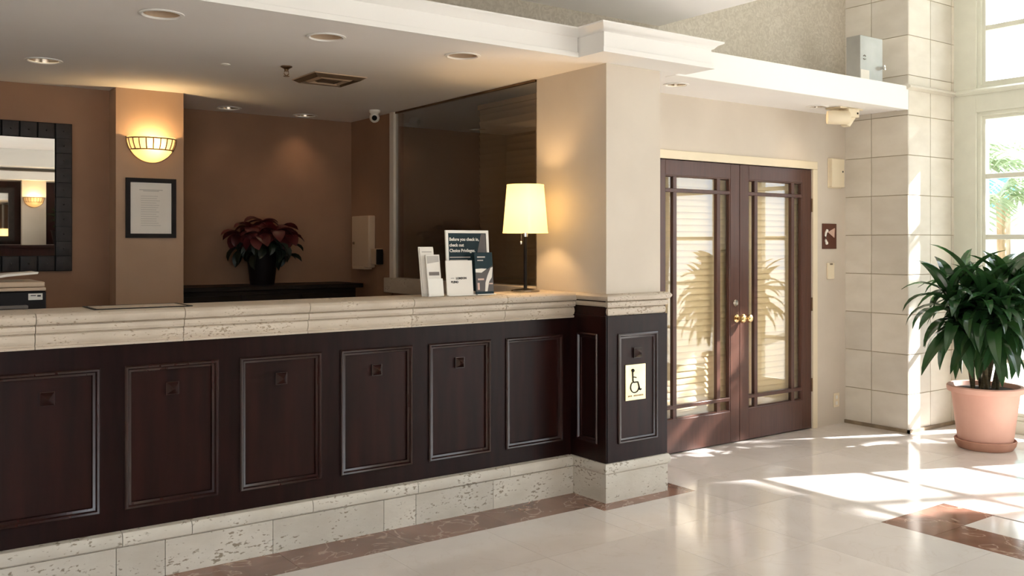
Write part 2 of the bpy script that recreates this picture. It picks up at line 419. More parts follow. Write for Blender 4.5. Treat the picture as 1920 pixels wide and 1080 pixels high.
structure(MB().box(-4, -4, ZA, 7.8, 4.6, ZA + .1).box(4.66, -4, ZL + .25, 4.74, 4.78, ZA).build('ceiling_atrium', 'ceiling_white'), 'high white atrium ceiling by the tall windows', 'ceiling')

# fascia beam with crown, the breakfront around the pillar and the plain soffit beam
def crown(y, zt=2.735):
    return [(y, ZC), (y, ZC + .028), (y + .016, ZC + .033), (y + .016, zt - .045), (y + .004, zt - .04), (y - .012, zt - .022), (y - .035, zt - .012), (y - .04, zt - .008), (y - .04, zt)]
fa = MB()
fa.prism(crown(4.09) + [(4.47, 2.735), (4.47, ZC + .13), (4.119, ZC + .13), (4.119, ZC)], 'x', -4, 3.43)
structure(fa.build('beam', 'paint_white'), 'white fascia beam with crown moulding over the counter', 'beam')
# breakfront: mitred profile run round three sides
X0, X1, Y0 = 3.424, 4.32, 3.875
prof = [(-p[0] + 0, p[1]) for p in crown(0)]     # outward offset, height
bb = MB()
n0 = len(bb.v)
for (o, z) in prof:
    bb.v += [(X0 - o, 4.119, z), (X0 - o, Y0 - o, z), (X1 + o, Y0 - o, z), (X1 + o, 4.119, z)]
k = len(prof)
for j in range(k - 1):
    for q in range(3):
        bb.f.append((n0 + 4 * j + q, n0 + 4 * j + q + 1, n0 + 4 * j + 4 + q + 1, n0 + 4 * j + 4 + q))
bb.f.append((n0, n0 + 1, n0 + 2, n0 + 3)); e = n0 + 4 * (k - 1); bb.f.append((e + 3, e + 2, e + 1, e)); 
bb.f.append(tuple(n0 + 4 * j for j in range(k))); bb.f.append(tuple(n0 + 4 * j + 3 for j in range(k))[::-1])
structure(bb.build('beam', 'paint_white'), 'white moulded block projecting from the beam above the pillar', 'beam')
structure(MB().box(4.321, 4.205, ZS - .004, 6.95, 4.30, 2.775).box(4.32, 4.30, ZS + .10, 6.95, 4.47, 2.775).build('beam', 'paint_white', None, .004), 'plain white soffit beam running from the pillar to the stone column', 'beam')

# stone tiled column
co = MB().box(6.954, 4.214, 0, 7.70, 4.90, ZA).build('column', 'grout')
structure(co, 'square beige stone tiled column beside the tall windows', 'column')
zs = [0.0] + [.306 + .32 * k for k in range(16)]
def stone(x0, y0, z0, x1, y1, z1):
    boxo('stone_tile', 'column_stone', (x0, y0, z0, x1, y1, z1), co, .0018)
g = .0026
for k in range(len(zs) - 1):
    a, b = zs[k] + g, min(zs[k + 1], ZA) - g
    if b - a < .03: continue
    stone(6.947, 4.209, a, 6.9545, 4.5325, b)
    stone(6.947, 4.5385, a, 6.9545, 4.90, b)
    stone(6.9548, 4.207, a, 7.2675, 4.2145, b)
    stone(7.2735, 4.207, a, 7.5865, 4.2145, b)
    stone(7.592, 4.207, a, 7.64, 4.2145, b)

structure(MB().box(6.930, 4.19, 0, 6.9465, YD, .028).box(6.930, 4.19, 0, XW, 4.2065, .028).build('base_stain_right', 'stain_brown'), 'thin brown stain strip at the foot of the stone column', 'grime')  # stain band at the column foot, modelled as a thin strip
# window wall: piers, transom band, sills
wr = MB()
wr.box(XW, 4.02, 0, 7.80, 4.21, ZA).box(XW + .003, -4.12, 0, 7.797, 4.02, .10).box(XW + .003, -4.12, 2.60, 7.797, 4.02, 2.79).box(XW + .003, -4.12, 5.05, 7.797, 4.02, ZA - .003)
BAY = [(3.30, 4.02), (1.40, 2.76)]
wr.box(XW, 2.76, 0, 7.80, 3.30, ZA)
while BAY[-1][0] > -2.5: BAY.append((BAY[-1][0] - .14 - 1.36, BAY[-1][0] - .14))
for (a, b) in BAY[1:]: wr.box(XW, a - .14, 0, 7.80, a, ZA)
structure(wr.build('wall_right', 'window_paint'), 'pale painted window wall on the sunny side', 'wall')
tr = MB()
tprof = [(0, 2.745), (-.012, 2.75), (-.036, 2.762), (-.036, 2.775), (-.012, 2.79), (0, 2.795)]
tr.prism([(XW + p[0], p[1]) for p in tprof], 'y', -4, 4.18)
structure(tr.build('trim_1', 'window_paint'), 'thin moulding along the window transom', 'trim')
tr = MB(); tr.prism([(4.206 + p[0], p[1]) for p in tprof], 'x', 6.92, 7.63); tr.prism([(6.946 + p[0], p[1]) for p in tprof], 'y', 4.206, 4.47)
structure(tr.build('trim_2', 'column_stone'), 'thin stone moulding wrapping the column at soffit height', 'trim')
WN = 0
def window(y0, y1, z0, z1, rows, cols, label):
    global WN
    WN += 1
    t = thing('window_%d' % WN, (XW + .08, (y0 + y1) / 2, z0), label, 'window', kind='structure')
    f = MB(); f.ring_frame('x', XW + .02, y0, z0, y1, z1, [(0, -.08), (0, 0), (.03, 0), (.034, -.02), (.06, -.02), (.06, -.08)])
    f.build('window_frame', 'window_paint', t)
    iy0, iy1, iz0, iz1 = y0 + .06, y1 - .06, z0 + .06, z1 - .06
    for r in rows:
        boxo('glazing_bar', 'window_paint', (XW + .04, iy0, r - .02, XW + .085, iy1, r + .02), t, .004)
    for c in range(1, cols):
        yc = iy0 + (iy1 - iy0) * c / cols
        boxo('glazing_bar', 'window_paint', (XW + .042, yc - .018, iz0, XW + .083, yc + .018, iz1), t, .004)
    zz = [iz0] + list(rows) + [iz1]
    for a, b in zip(zz[:-1], zz[1:]):
        boxo('pane', 'window_glass', (XW + .062, iy0 - .005, a, XW + .066, iy1 + .005, b), t)
for n, (a, b) in enumerate(BAY):
    w_ = ['nearest the stone column', 'second from the column', 'third from the column', 'fourth from the column', 'fifth from the column', 'sixth from the column'][n]
    window(a, b, .10, 2.60, [.57, 1.07, 1.57, 2.07], 1, 'tall lower window with glazing bars, ' + w_)
    window(a, b, 2.79, 5.05, [3.29, 3.79, 4.29], 1, 'high upper window above the transom, ' + w_)

for n, x0 in enumerate((-3.9, -2.3, -.7)):  # unseen glazing, added for cool fill light on the counter front
    WN += 1
    t = thing('window_%d' % WN, (x0 + .8, -4.06, .06), 'tall unseen glazing added opposite the counter, ' + ('by the left wall', 'in the middle', 'beside the panelled cabinet')[n], 'window', kind='structure')
    MB().ring_frame('y', -4.04, x0, .06, x0 + 1.6, 2.7, [(0, .05), (0, 0), (.06, 0), (.06, .05)]).build('window_frame', 'window_paint', t)
    boxo('glazing_bar', 'window_paint', (x0 + .06, -4.08, 1.02, x0 + 1.54, -4.045, 1.07), t)
    for a, b in ((.12, 1.02), (1.07, 2.64)): boxo('pane', 'window_glass', (x0 + .055, -4.064, a, x0 + 1.545, -4.06, b), t)
# ------------------------------------------------------------------ pillar at the counter end
pi = MB().box(3.66, 4.12, 1.20, 4.10, YD + .01, ZC).build('pillar', 'paint_tan')
structure(pi, 'tan painted square pillar at the end of the counter', 'pillar')
MB().box(3.655, 4.125, .22, 4.141, YD, 1.20).build('pillar_core', 'dark_wood', pi)
def stiles(mb, x0, x1, z0, z1, px0, px1, pz0, pz1, ya, yb):
    mb.box(x0, ya, z0, px0, yb, z1).box(px1, ya, z0, x1, yb, z1).box(px0, ya, z0, px1, yb, pz0).box(px0, ya, pz1, px1, yb, z1)
s_ = MB(); stiles(s_, 3.65, 4.146, .232, 1.09, 3.737, 4.060, .335, .985, 4.106, 4.126); s_.build('wood_casing', 'dark_wood', pi)
MOULD = [(0, -.012), (0, .010), (.006, .016), (.014, .014), (.020, .004), (.030, .001), (.034, -.012)]
MB().ring_frame('y', 4.108, 3.737, .335, 4.060, .985, MOULD).build('panel_moulding', 'moulding_wood', pi)
boxo('panel', 'dark_wood_panel', (3.74, 4.112, .34, 4.057, 4.126, .98), pi)
s_ = MB()   # narrow side panel facing the counter
s_.box(3.645, 4.106, .232, 3.657, 4.175, 1.09).box(3.645, 4.365, .232, 3.657, 4.43, 1.09).box(3.645, 4.175, .232, 3.657, 4.365, .335).box(3.645, 4.175, .985, 3.657, 4.365, 1.09)
s_.build('wood_casing', 'dark_wood', pi)
MB().ring_frame('x', 3.648, 4.175, .335, 4.365, .985, MOULD).build('panel_moulding', 'moulding_wood', pi)
def stud(x, y, z, parent, s=.03):
    mb = MB()
    mb.box(x - s, y - .012, z - s, x + s, y, z + s)
    n = len(mb.v); q = s * .92
    mb.v += [(x - q, y - .012, z - q), (x + q, y - .012, z - q), (x + q, y - .012, z + q), (x - q, y - .012, z + q), (x, y - .045, z)]
    mb.f += [(n, n + 1, n + 4), (n + 1, n + 2, n + 4), (n + 2, n + 3, n + 4), (n + 3, n, n + 4)]
    return mb.build('stud', 'moulding_wood', parent)
stud(3.895, 4.112, .865, pi)
def capprof(y):   # counter edge stone: outer y per height
    return [(y + .005, 1.068), (y + .002, 1.078), (y + .012, 1.083), (y + .012, 1.086), (y + .006, 1.092), (y, 1.108), (y + .004, 1.128), (y + .012, 1.134), (y - .004, 1.138), (y - .010, 1.15), (y - .008, 1.166), (y + .004, 1.172), (y - .016, 1.176), (y - .026, 1.190), (y - .027, 1.206), (y - .018, 1.217), (y - .004, 1.222)]
def wrap(prof, xa, xb, y, yback, z_close):
    """stone band turning round the pillar's three sides (mitred)"""
    mb = MB(); k = len(prof)
    for (py, z) in prof:
        o = y - py
        mb.v += [(xa - o, yback, z), (xa - o, py, z), (xb + o, py, z), (xb + o, yback, z)]
    for j in range(k - 1):
        for q in range(3): mb.f.append((4 * j + q, 4 * j + q + 1, 4 * j + 5 + q, 4 * j + 4 + q))
    mb.f.append((0, 1, 2, 3)); e = 4 * (k - 1); mb.f.append((e + 3, e + 2, e + 1, e))
    mb.f.append(tuple(4 * j for j in range(k))); mb.f.append(tuple(4 * j + 3 for j in range(k))[::-1])
    return mb
wrap([(p[0], p[1] + .006 if p[1] < 1.2 else p[1]) for p in capprof(4.105)][3:], 3.66, 4.135, 4.105, 4.79, 0).build('stone_cap', 'counter_stone', pi)
PL = [(0, 0), (0, .165), (-.003, .168), (-.012, .176), (-.014, .19), (-.012, .216), (-.004, .228), (.01, .233)]
wrap([(4.105 + p[0], p[1]) for p in PL], 3.644, 4.149, 4.105, YD, 0).build('stone_plinth', 'plinth_stone', pi)

# wheelchair sign on the pillar
t = thing('accessibility_sign', (3.8825, 4.112, .58), 'small brass plate with black wheelchair symbol on the pillar panel', 'sign')
boxo('plate', 'brass_plate', (3.80, 4.106, .582, 3.965, 4.112, .796), t, .002)
mb = MB(); yy = 4.1045
def flat(pts, wd): 
    for a, b in zip(pts[:-1], pts[1:]): mb.tube([(a[0], yy, a[1]), (b[0], yy, b[1])], wd, 8)
mb.ball((3.859, yy, .760), .0105, 12, 8)
flat([(3.857, .75), (3.859, .70), (3.864, .689), (3.899, .689), (3.916, .640), (3.927, .645)], .0042)
flat([(3.859, .722), (3.886, .716)], .0036)
arc = [(3.874 + .034 * math.cos(a), .661 + .034 * math.sin(a)) for a in [R(125 + i * 235 / 20) for i in range(21)]]
flat(arc, .0036)
mb.build('wheelchair_symbol', 'ink_black', t)
mb = MB()
for i in range(11):
    if i != 3: mb.box(3.820 + i * .0115, 4.105, .604, 3.828 + i * .0115, 4.107, .613)
mb.build('caption_marks', 'bronze', t)

# ------------------------------------------------------------------ reception counter
ct = thing('reception_counter', (1.2, 4.55, 0), 'long dark panelled wood reception counter front on a stone plinth', 'counter')
PX = [(-1.054 + .527 * k, -1.054 + .527 * k + .425) for k in range(9)]
PX[6] = (2.110, 2.536); PX[7] = (2.637, 3.05); PX[8] = (3.157, 3.58)
fr = MB(); YF = 4.43
xs = [-1.3] + [v for p_ in PX for v in p_] + [3.655]
for i in range(0, len(xs), 2): fr.box(xs[i], YF, .32, xs[i + 1], YF + .03, .968)
fr.box(-1.3, YF, .222, 3.655, YF + .03, .32).box(-1.3, YF, .968, 3.655, YF + .03, 1.075)
fr.build('face_frame', 'dark_wood', ct)
boxo('carcass', 'dark_wood', (-1.3, YF + .03, .05, 3.655, 4.66, 1.07), ct)
for i, (a, b) in enumerate(PX):
    boxo('panel', 'dark_wood_panel', (a - .002, YF + .012, .318, b + .002, YF + .032, .97), ct)
    MB().ring_frame('y', YF + .002, a, .32, b, .968, MOULD).build('panel_moulding', 'moulding_wood', ct)
    if i < 8: stud((a + b) / 2, YF + .012, .85, ct)
def blocks(name, m, joints, prof, g=.0016):
    for a, b in zip(joints[:-1], joints[1:]):
        MB().prism(prof, 'x', a + g, b - g).build(name, m, ct)
YP = 4.40
blocks('plinth_block', 'plinth_stone', [-1.3, -.82, -.21, .40, 1.013, 1.225, 1.738, 2.348, 2.542, 3.05, 3.642], [(YP, 0), (YP, .163), (YP + .06, .163), (YP + .06, 0)])
blocks('plinth_cap', 'plinth_stone', [-1.3, -.79, -.18, .43, 1.037, 1.343, 1.943, 2.55, 3.16, 3.630], [(YP - .001, .165), (YP - .012, .174), (YP - .014, .19), (YP - .012, .214), (YP - .004, .227), (YP + .012, .231), (YP + .06, .231), (YP + .06, .165)])

wt = thing('counter_top', (1.2, 4.55, 1.07), 'thick rough travertine counter top with banded front edge', 'counter top')
jx = [-1.3, -1.14, -.533, .077, .687, 1.306, 1.919, 2.514, 3.129, 3.648]
for a, b in zip(jx[:-1], jx[1:]):
    pr = capprof(4.392) + [(4.71, 1.222), (4.71, 1.076), (4.40, 1.076)]
    MB().prism(pr, 'x', a + .0015, b - .0015).build('stone_block', 'counter_stone', wt)
# staff side work surface carrying the printer
dk = thing('work_desk', (-.6, 5.1, 0), 'low desk behind the counter under the printer', 'desk')
boxo('desk_top', 'black_wood', (-1.3, 4.73, 1.085, 1.0, 5.75, 1.115), dk); boxo('side_panel', 'black_wood', (.94, 4.75, 0, .98, 5.7, 1.085), dk); boxo('side_panel', 'black_wood', (-1.28, 4.75, 0, -1.24, 5.7, 1.085), dk)

# ------------------------------------------------------------------ glass partition with sill
t = thing('window_%d' % (WN + 1), (3.655, 5.7, 1.1), 'large dark glass partition between pillar and side wall', 'window', kind='structure')
boxo('pane', 'partition_glass', (3.652, 4.792, 1.24, 3.660, 6.642, ZC - .002), t)
boxo('window_frame', 'paint_tan', (3.63, 6.642, 1.24, 3.675, 6.712, ZC - .002), t, .003)
boxo('head_rail', 'bronze', (3.645, 4.792, ZC - .016, 3.667, 6.642, ZC - .003), t)
boxo('stone_sill', 'counter_stone', (3.60, 4.795, 1.122, 3.74, 6.755, 1.242), t, .006)
def blind(name, x0, x1, yc, z0, z1, m, label, along='x', pitch=.047):
    cx = (x0 + x1) / 2
    loc = (cx, yc, z1) if along == 'x' else (yc, cx, z1)
    t = thing(name, loc, label, 'blind')
    L = x1 - x0
    sl = MB(); n = 4
    pts = [(.026 * math.cos(a) * 0 + .004 * math.cos(a * 3), .0) for a in (0,)]
    # slightly cupped slat, tilted almost shut
    tilt = R(76); pr = []
    for i in range(5):
        u = -.025 + .0125 * i; c = .003 * (1 - (u / .025) ** 2)
        pr.append((u * math.cos(tilt) - c * math.sin(tilt), u * math.sin(tilt) + c * math.cos(tilt)))
    pr2 = [(p_[0] + .0018, p_[1]) for p_ in pr][::-1]
    sl.prism(pr + pr2, 'x', -L / 2, L / 2)
    s0 = sl.build('slat', m, t, world=False)
    rz = 0 if along == 'x' else R(90)
    k = int((z1 - .04 - z0) / pitch)
    for i in range(k):
        o = s0 if i == 0 else inst(s0, t, (0, 0, 0))
        o.location = (0, 0, -.05 - i * pitch); o.rotation_euler = (0, 0, rz)
    h = MB().box(-L / 2, -.02, -.035, L / 2, .02, 0).build('head_rail', m, t, world=False); h.rotation_euler = (0, 0, rz)
    h = MB().box(-L / 2, -.014, z0 - z1, L / 2, .014, z0 - z1 + .02).build('bottom_rail', m, t, world=False); h.rotation_euler = (0, 0, rz)
    for q in (-.32, .32):
        c = MB().box(q * L - .002, -.016, z0 - z1, q * L + .002, -.014, -.02).build('ladder_cord', m, t, world=False); c.rotation_euler = (0, 0, rz)
    return t
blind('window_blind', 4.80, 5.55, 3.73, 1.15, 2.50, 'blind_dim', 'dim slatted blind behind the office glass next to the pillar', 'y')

# ------------------------------------------------------------------ double doors
structure(MB().box(4.65, YD - .012, 2.125, 6.55, YD + .02, 2.188).box(6.492, YD - .012, 0, 6.55, YD + .02, 2.125).box(4.65, YD - .012, 0, 4.708, YD + .02, 2.125).build('trim_3', 'paint_cream', None, .003), 'cream painted casing around the double door', 'trim')
def door(n, x0, x1, gx0, gx1, bars, label, hinge_right):
    yo, yi = YD + .005, YD + .05
    t = thing('door_%d' % n, ((x0 + x1) / 2, YD + .03, 0), label, 'door', kind='structure')
    f = MB(); stiles(f, x0, x1, .008, 2.121, gx0, gx1, .243, 2.010, yo, yi); f.build('door_frame', 'door_wood', t, .003)
    for b in bars: boxo('glazing_bar', 'door_wood', (b - .020, yo + .008, .243, b + .020, yi - .006, 2.010), t, .004)
    for z in (.335, 1.902): boxo('glazing_bar', 'door_wood', (gx0, yo + .003, z - .014, gx1, yi - .004, z + .014), t, .004)
    MB().ring_frame('y', yo + .004, gx0, .243, gx1, 2.010, [(0, -.03), (0, 0), (.006, -.002), (.012, -.012), (.012, -.03)]).build('glass_bead', 'door_wood', t)
    boxo('pane', 'door_glass', (gx0 - .004, yo + .022, .24, gx1 + .004, yo + .027, 2.013), t)
    xk = x1 - .037 if hinge_right is False else x0 + .037
    k = MB().lathe([(1e-4, 0), (.030, 0), (.030, -.006), (.012, -.012), (.011, -.032), (.020, -.038), (.029, -.052), (.031, -.063), (.027, -.076), (.015, -.085), (1e-4, -.087)], (xk, yo, .946), 24, 'y')
    k.build('door_knob', 'brass', t)
    if not hinge_right:
        MB().lathe([(1e-4, 0), (.027, 0), (.027, -.006), (.02, -.014), (1e-4, -.016)], (x1 - .05, yo, 1.065), 24, 'y').build('deadbolt', 'nickel', t)
    hx = x1 + .004 if hinge_right else x0 - .004
    for z in (.36, 1.02, 1.83):
        MB().lathe([(1e-4, -.055), (.008, -.055), (.008, .055), (1e-4, .055)], (hx, yo - .004, z), 12).build('hinge', 'bronze', t)
    return t
door(1, 4.713, 5.608, 4.815, 5.505, (4.918, 5.382), 'left dark wood glazed door leaf with brass knob and deadbolt', False)
door(2, 5.612, 6.488, 5.715, 6.372, (5.810, 6.262), 'right dark wood glazed door leaf hinged beside the wall signs', True)
blind('window_blind', 4.79, 5.56, YD + .085, .16, 2.06, 'blind_cream', 'cream slatted blind behind the left door glass')
blind('window_blind', 5.66, 6.42, YD + .085, .16, 2.06, 'blind_cream', 'cream slatted blind behind the right door glass')

# ------------------------------------------------------------------ downlights
def downlight(x, y, z, r, label, bulb='bulb_dim', power=0, depth=.085, col=(1, .72, .45)):
    t = thing('downlight', (x, y, z), label, 'downlight')
    MB().lathe([(r + .016, -.001), (r + .016, -.005), (r + .002, -.007), (r - .004, -.002), (r - .004, .002)], (x, y, z), 32).build('trim_ring', 'paint_white', t)
    MB().lathe([(r - .003, -.003), (r - .008, .03), (r - .02, depth), (1e-4, depth)], (x, y, z), 32).build('reflector', 'nickel' if power else 'beige_plastic', t)
    if bulb != 'none':
        MB().lathe([(1e-4, .05), (.03, .05), (.045, .06), (.05, .08), (1e-4, .082)], (x, y, z), 24).build('bulb', bulb, t)
    if power:
        l = bpy.data.lights.new('spot', 'SPOT'); l.energy = power; l.color = col; l.spot_size = R(95); l.spot_blend = .9; l.shadow_soft_size = .03
        o = bpy.data.objects.new('lamp', l); COL.objects.link(o); o.parent = t; o.location = (0, 0, .03)
    return t
downlight(*CANS[0], ZC, .085, 'unlit recessed downlight nearest the left of the beam', 'none')
downlight(*CANS[1], ZC, .085, 'middle downlight of the row beside the beam', 'none')
downlight(*CANS[2], ZC, .085, 'downlight beside the beam nearest the pillar', 'none')
downlight(*CANS[3], ZC, .085, 'lit downlight in front of the dark framed mirror', 'bulb_warm', 3)
downlight(*CANS[4], ZC, .085, 'downlight by the rear wall near the sconce pier', 'bulb_dim', 2.2)
downlight(*CANS[5], ZC, .085, 'downlight near the rear corner above the poinsettia', 'bulb_dim', 7)
downlight(*SCANS[0], ZS, .07, 'recessed soffit light beside the pillar', 'bulb_warm', 10)
downlight(*SCANS[1], ZS, .07, 'recessed soffit light near the stone column', 'bulb_dim', 5)

downlight(4.9, 6.3, ZC, .085, 'added unseen downlight warming the back office behind the glass', 'bulb_dim', 9)  # unseen lamp, added to brighten the room behind the partition glass
# air diffuser, sprinkler, sensor
t = thing('air_vent', (2.567, 5.545, ZC), 'square louvred air vent in the office ceiling', 'vent')
for q, (h, nm) in enumerate(((.175, 'outer_louvre'), (.130, 'middle_louvre'), (.085, 'inner_louvre'))):
    MB().ring_frame('z', ZC, 2.567 - h, 5.545 - h, 2.567 + h, 5.545 + h, [(0, .001), (0, .006), (.008, .010), (.030, .002 + .022), (.034, .024), (.036, .001)]).build(nm, ('vent_bronze', 'beige_plastic', 'vent_bronze')[q], t)  # middle louvre coloured lighter, as if catching the light
boxo('centre_plate', 'vent_bronze', (2.527, 5.505, ZC - .022, 2.607, 5.585, ZC - .012), t)
boxo('dark_throat', 'black_matte', (2.395, 5.373, ZC - .002, 2.739, 5.717, ZC - .0005), t)
MB().ring_frame('z', ZC, 2.388, 5.366, 2.746, 5.724, [(0, 0), (0, .006), (.008, .006), (.008, 0)]).build('rim', 'beige_plastic', t)
t = thing('sprinkler', (2.183, 5.315, ZC), 'small bronze sprinkler head hanging from the office ceiling', 'sprinkler')
MB().lathe([(1e-4, 0), (.034, 0), (.034, -.006), (.018, -.014), (.012, -.02), (.012, -.03), (1e-4, -.03)], (2.183, 5.315, ZC), 20).build('escutcheon', 'bronze', t)
MB().tube([(2.171, 5.315, ZC - .03), (2.168, 5.315, ZC - .045), (2.183, 5.315, ZC - .058)], .003, 6).tube([(2.195, 5.315, ZC - .03), (2.198, 5.315, ZC - .045), (2.183, 5.315, ZC - .058)], .003, 6).lathe([(1e-4, -.058), (.018, -.058), (.018, -.061), (1e-4, -.061)], (2.183, 5.315, ZC), 16).build('deflector', 'bronze', t)
tag(MB().lathe([(.028, 0), (.028, -.004), (.016, -.010), (1e-4, -.011)], (1.866, 5.461, ZC), 20).build('ceiling_sensor', 'white_plastic'), 'tiny white round sensor on the office ceiling', 'sensor')

# dome camera near the glass corner
t = thing('security_camera', (3.47, 6.66, ZC), 'small white ball security camera at the ceiling near the glass', 'camera')
MB().lathe([(1e-4, 0), (.045, 0), (.045, -.015), (.03, -.03), (1e-4, -.03)], (3.47, 6.66, ZC), 24).build('mount', 'white_plastic', t)
MB().ball((3.47, 6.66, ZC - .06), .040, 24, 14).build('camera_ball', 'white_plastic', t)
d = Vector((-3.2, -6.0, -1.2)).normalized(); c0 = Vector((3.47, 6.66, ZC - .06))
MB().tube([c0 + d * .030, c0 + d * .0415], .021, 16).build('lens', 'black_matte', t)

# ------------------------------------------------------------------ wall sconce
def sconce(x, y, z, label, face=-1, power=14):
    t = thing('wall_sconce', (x, y, z), label, 'wall lamp', None)
    r = .163
    prof = [(r * math.cos(a), -.172 * math.sin(a)) for a in [R(i * 88 / 12) for i in range(13)]]
    b = MB().lathe(prof, (x, 0, z), 28, 'z', math.pi if face < 0 else 0, 2 * math.pi if face < 0 else math.pi)
    b.v = [(vx, y + face * .006 + vy * .8, vz) for vx, vy, vz in b.v]
    b.build('glass_bowl', 'sconce_glass', t)
    bands = MB()
    def at(a, h, rr=1.012):
        k = math.sqrt(max(0, 1 - (h / .172) ** 2)); return (x + r * rr * k * math.cos(a), y + face * (.006 + .8 * r * rr * k * abs(math.sin(a))), z - h)
    for h in (.012, .088): bands.tube([at(R(i * 6), h) for i in range(0, 31)], .0045, 6)
    for a in range(12, 180, 17): bands.tube([at(R(a), h) for h in (.012, .03, .05, .07, .088)], .0042, 6)
    bands.build('metal_bands', 'bronze', t)
    bp = MB().prism([(x - r - .006, z)] + [(x + (r + .006) * math.cos(a), z - .18 * math.sin(a)) for a in [R(180 - i * 9) for i in range(1, 20)]] + [(x + r + .006, z)], 'y', y, y + face * .005)
    bp.build('back_plate', 'bronze', t)
    l = bpy.data.lights.new('sconce_bulb', 'POINT'); l.energy = power; l.color = (1, .66, .30); l.shadow_soft_size = .035
    o = bpy.data.objects.new('bulb', l); COL.objects.link(o); o.parent = t; o.location = (0, face * .075, -.045)
    return t
sconce(1.77, 6.70, 2.248, 'lit half bowl glass wall sconce on the tan pier', power=9)

# framed notice below the sconce
t = thing('framed_notice', (1.7675, 6.70, 1.555), 'black framed white notice hanging below the sconce', 'picture')
MB().ring_frame('y', 6.70, 1.601, 1.556, 1.934, 1.966, [(0, .0), (0, .022), (.028, .022), (.030, .010), (.030, 0)]).build('frame', 'black_wood', t)
boxo('notice_sheet', 'paper_white', (1.628, 6.692, 1.583, 1.907, 6.698, 1.939), t)
mb = MB(); mb.box(1.69, 6.6905, 1.884, 1.845, 6.6925, 1.889).box(1.715, 6.6905, 1.876, 1.82, 6.6925, 1.880)
for i in range(14): mb.box(1.70, 6.6908, 1.842 - i * .0155, 1.70 + random.uniform(.10, .14), 6.6925, 1.8445 - i * .0155)
mb.build('print_lines', 'paper_grey', t)

# dark tiled mirror
t = thing('wall_mirror', (.82, 6.885, 1.335), 'large mirror with a dark square tiled frame on the office wall', 'mirror')
MX0, MX1, MZ0, MZ1 = .346, 1.297, 1.333, 2.322
MB().ring_frame('y', 6.885, MX0, MZ0, MX1, MZ1, [(0, 0), (0, .026), (.104, .026), (.104, 0)]).build('frame', 'black_matte', t)
boxo('mirror_glass', 'mirror_silver', (MX0 + .10, 6.868, MZ0 + .10, MX1 - .10, 6.880, MZ1 - .10), t)
def ftile(x, z):
    h = .0475; mb = MB().box(x - h, 6.852, z - h, x + h, 6.862, z + h)
    n = len(mb.v); q = h * .9; yq = 6.852
    mb.v += [(x - q, yq, z - q), (x + q, yq, z - q), (x + q, yq, z + q), (x - q, yq, z + q), (x, yq - .007, z)]
    mb.f += [(n, n + 1, n + 4), (n + 1, n + 2, n + 4), (n + 2, n + 3, n + 4), (n + 3, n, n + 4)]
    mb.ball((x, yq - .006, z), .006, 10, 6)
    mb.build('frame_tile', 'mirror_frame', t)
nx, nz = 9, 10
for i in range(nx):
    xx = MX0 + .052 + (MX1 - MX0 - .104) * i / (nx - 1)
    ftile(xx, MZ0 + .052); ftile(xx, MZ1 - .052)
for i in range(1, nz - 1):
    zz = MZ0 + .052 + (MZ1 - MZ0 - .104) * i / (nz - 1)
    ftile(MX0 + .052, zz); ftile(MX1 - .052, zz)

# ------------------------------------------------------------------ printer
t = thing('printer', (.50, 5.35, 1.115), 'black and grey office printer behind the left end of the counter', 'printer')
boxo('body', 'black_plastic', (.14, 5.2, 1.115, .864, 5.62, 1.278), t, .006)
boxo('scanner_lid', 'beige_plastic', (.14, 5.195, 1.281, .862, 5.62, 1.298), t, .004)
boxo('lid_band', 'beige_plastic', (.14, 5.2, 1.300, .858, 5.62, 1.326), t, .006)
fd = MB(); pts = [(.2, 1.335), (.55, 1.340), (.70, 1.364), (.846, 1.373)]
fd.prism(pts + [(.842, 1.362), (.70, 1.350), (.55, 1.326), (.2, 1.326)], 'y', 5.30, 5.50)
fd.build('paper_tray', 'paper_white', t, .003)
boxo('output_tray', 'paper_mid', (.14, 5.15, 1.196, .775, 5.2, 1.212), t, .003)
boxo('label_sticker', 'paper_white', (.782, 5.1955, 1.236, .846, 5.2005, 1.268), t)
MB().box(.792, 5.194, 1.256, .816, 5.1965, 1.260).box(.822, 5.194, 1.252, .838, 5.1965, 1.260).build('label_print', 'ink_black', t)

# counter mat
t = thing('desk_mat', (1.15, 4.6, 1.222), 'flat stone coloured mat with thin dark edge lying on the counter top', 'mat')
boxo('pad', 'counter_stone', (.955, 4.475, 1.2222, 1.350, 4.70, 1.225), t)
MB().ring_frame('z', 1.2222, .935, 4.46, 1.368, 4.715, [(0, 0), (0, -.004), (.014, -.004), (.014, 0)]).build('edging', 'black_plastic', t)

# ------------------------------------------------------------------ table lamp
LX, LY = 3.427, 4.60
t = thing('table_lamp', (LX, LY, 1.222), 'lit cream drum shade table lamp on the counter by the pillar', 'lamp')
MB().lathe([(1e-4, .0005), (.086, .0005), (.088, .006), (.084, .012), (.055, .018), (.018, .022), (1e-4, .022)], (LX, LY, 1.222), 36).build('base', 'nickel', t)
MB().lathe([(1e-4, .018), (.010, .018), (.011, .05), (.011, .33), (.012, .336), (.012, .36), (1e-4, .36)], (LX, LY, 1.222), 20).build('stem', 'black_wood', t)
MB().lathe([(.1385, 1.583), (.1135, 1.876)], (LX, LY, 0), 48).lathe([(.1365, 1.583), (.1115, 1.876)], (LX, LY, 0), 48).build('shade', 'lamp_shade', t)
MB().lathe([(.1395, 1.581), (.1395, 1.588), (.1365, 1.588), (.1365, 1.581), (.1395, 1.581)], (LX, LY, 0), 48).lathe([(.1145, 1.870), (.1145, 1.878), (.1115, 1.878), (.1115, 1.870), (.1145, 1.870)], (LX, LY, 0), 48).build('shade_rim', 'lamp_shade', t)
MB().lathe([(1e-4, 1.56), (.016, 1.56), (.018, 1.60), (.016, 1.635), (1e-4, 1.635)], (LX, LY, 0), 16).build('socket', 'chrome', t)
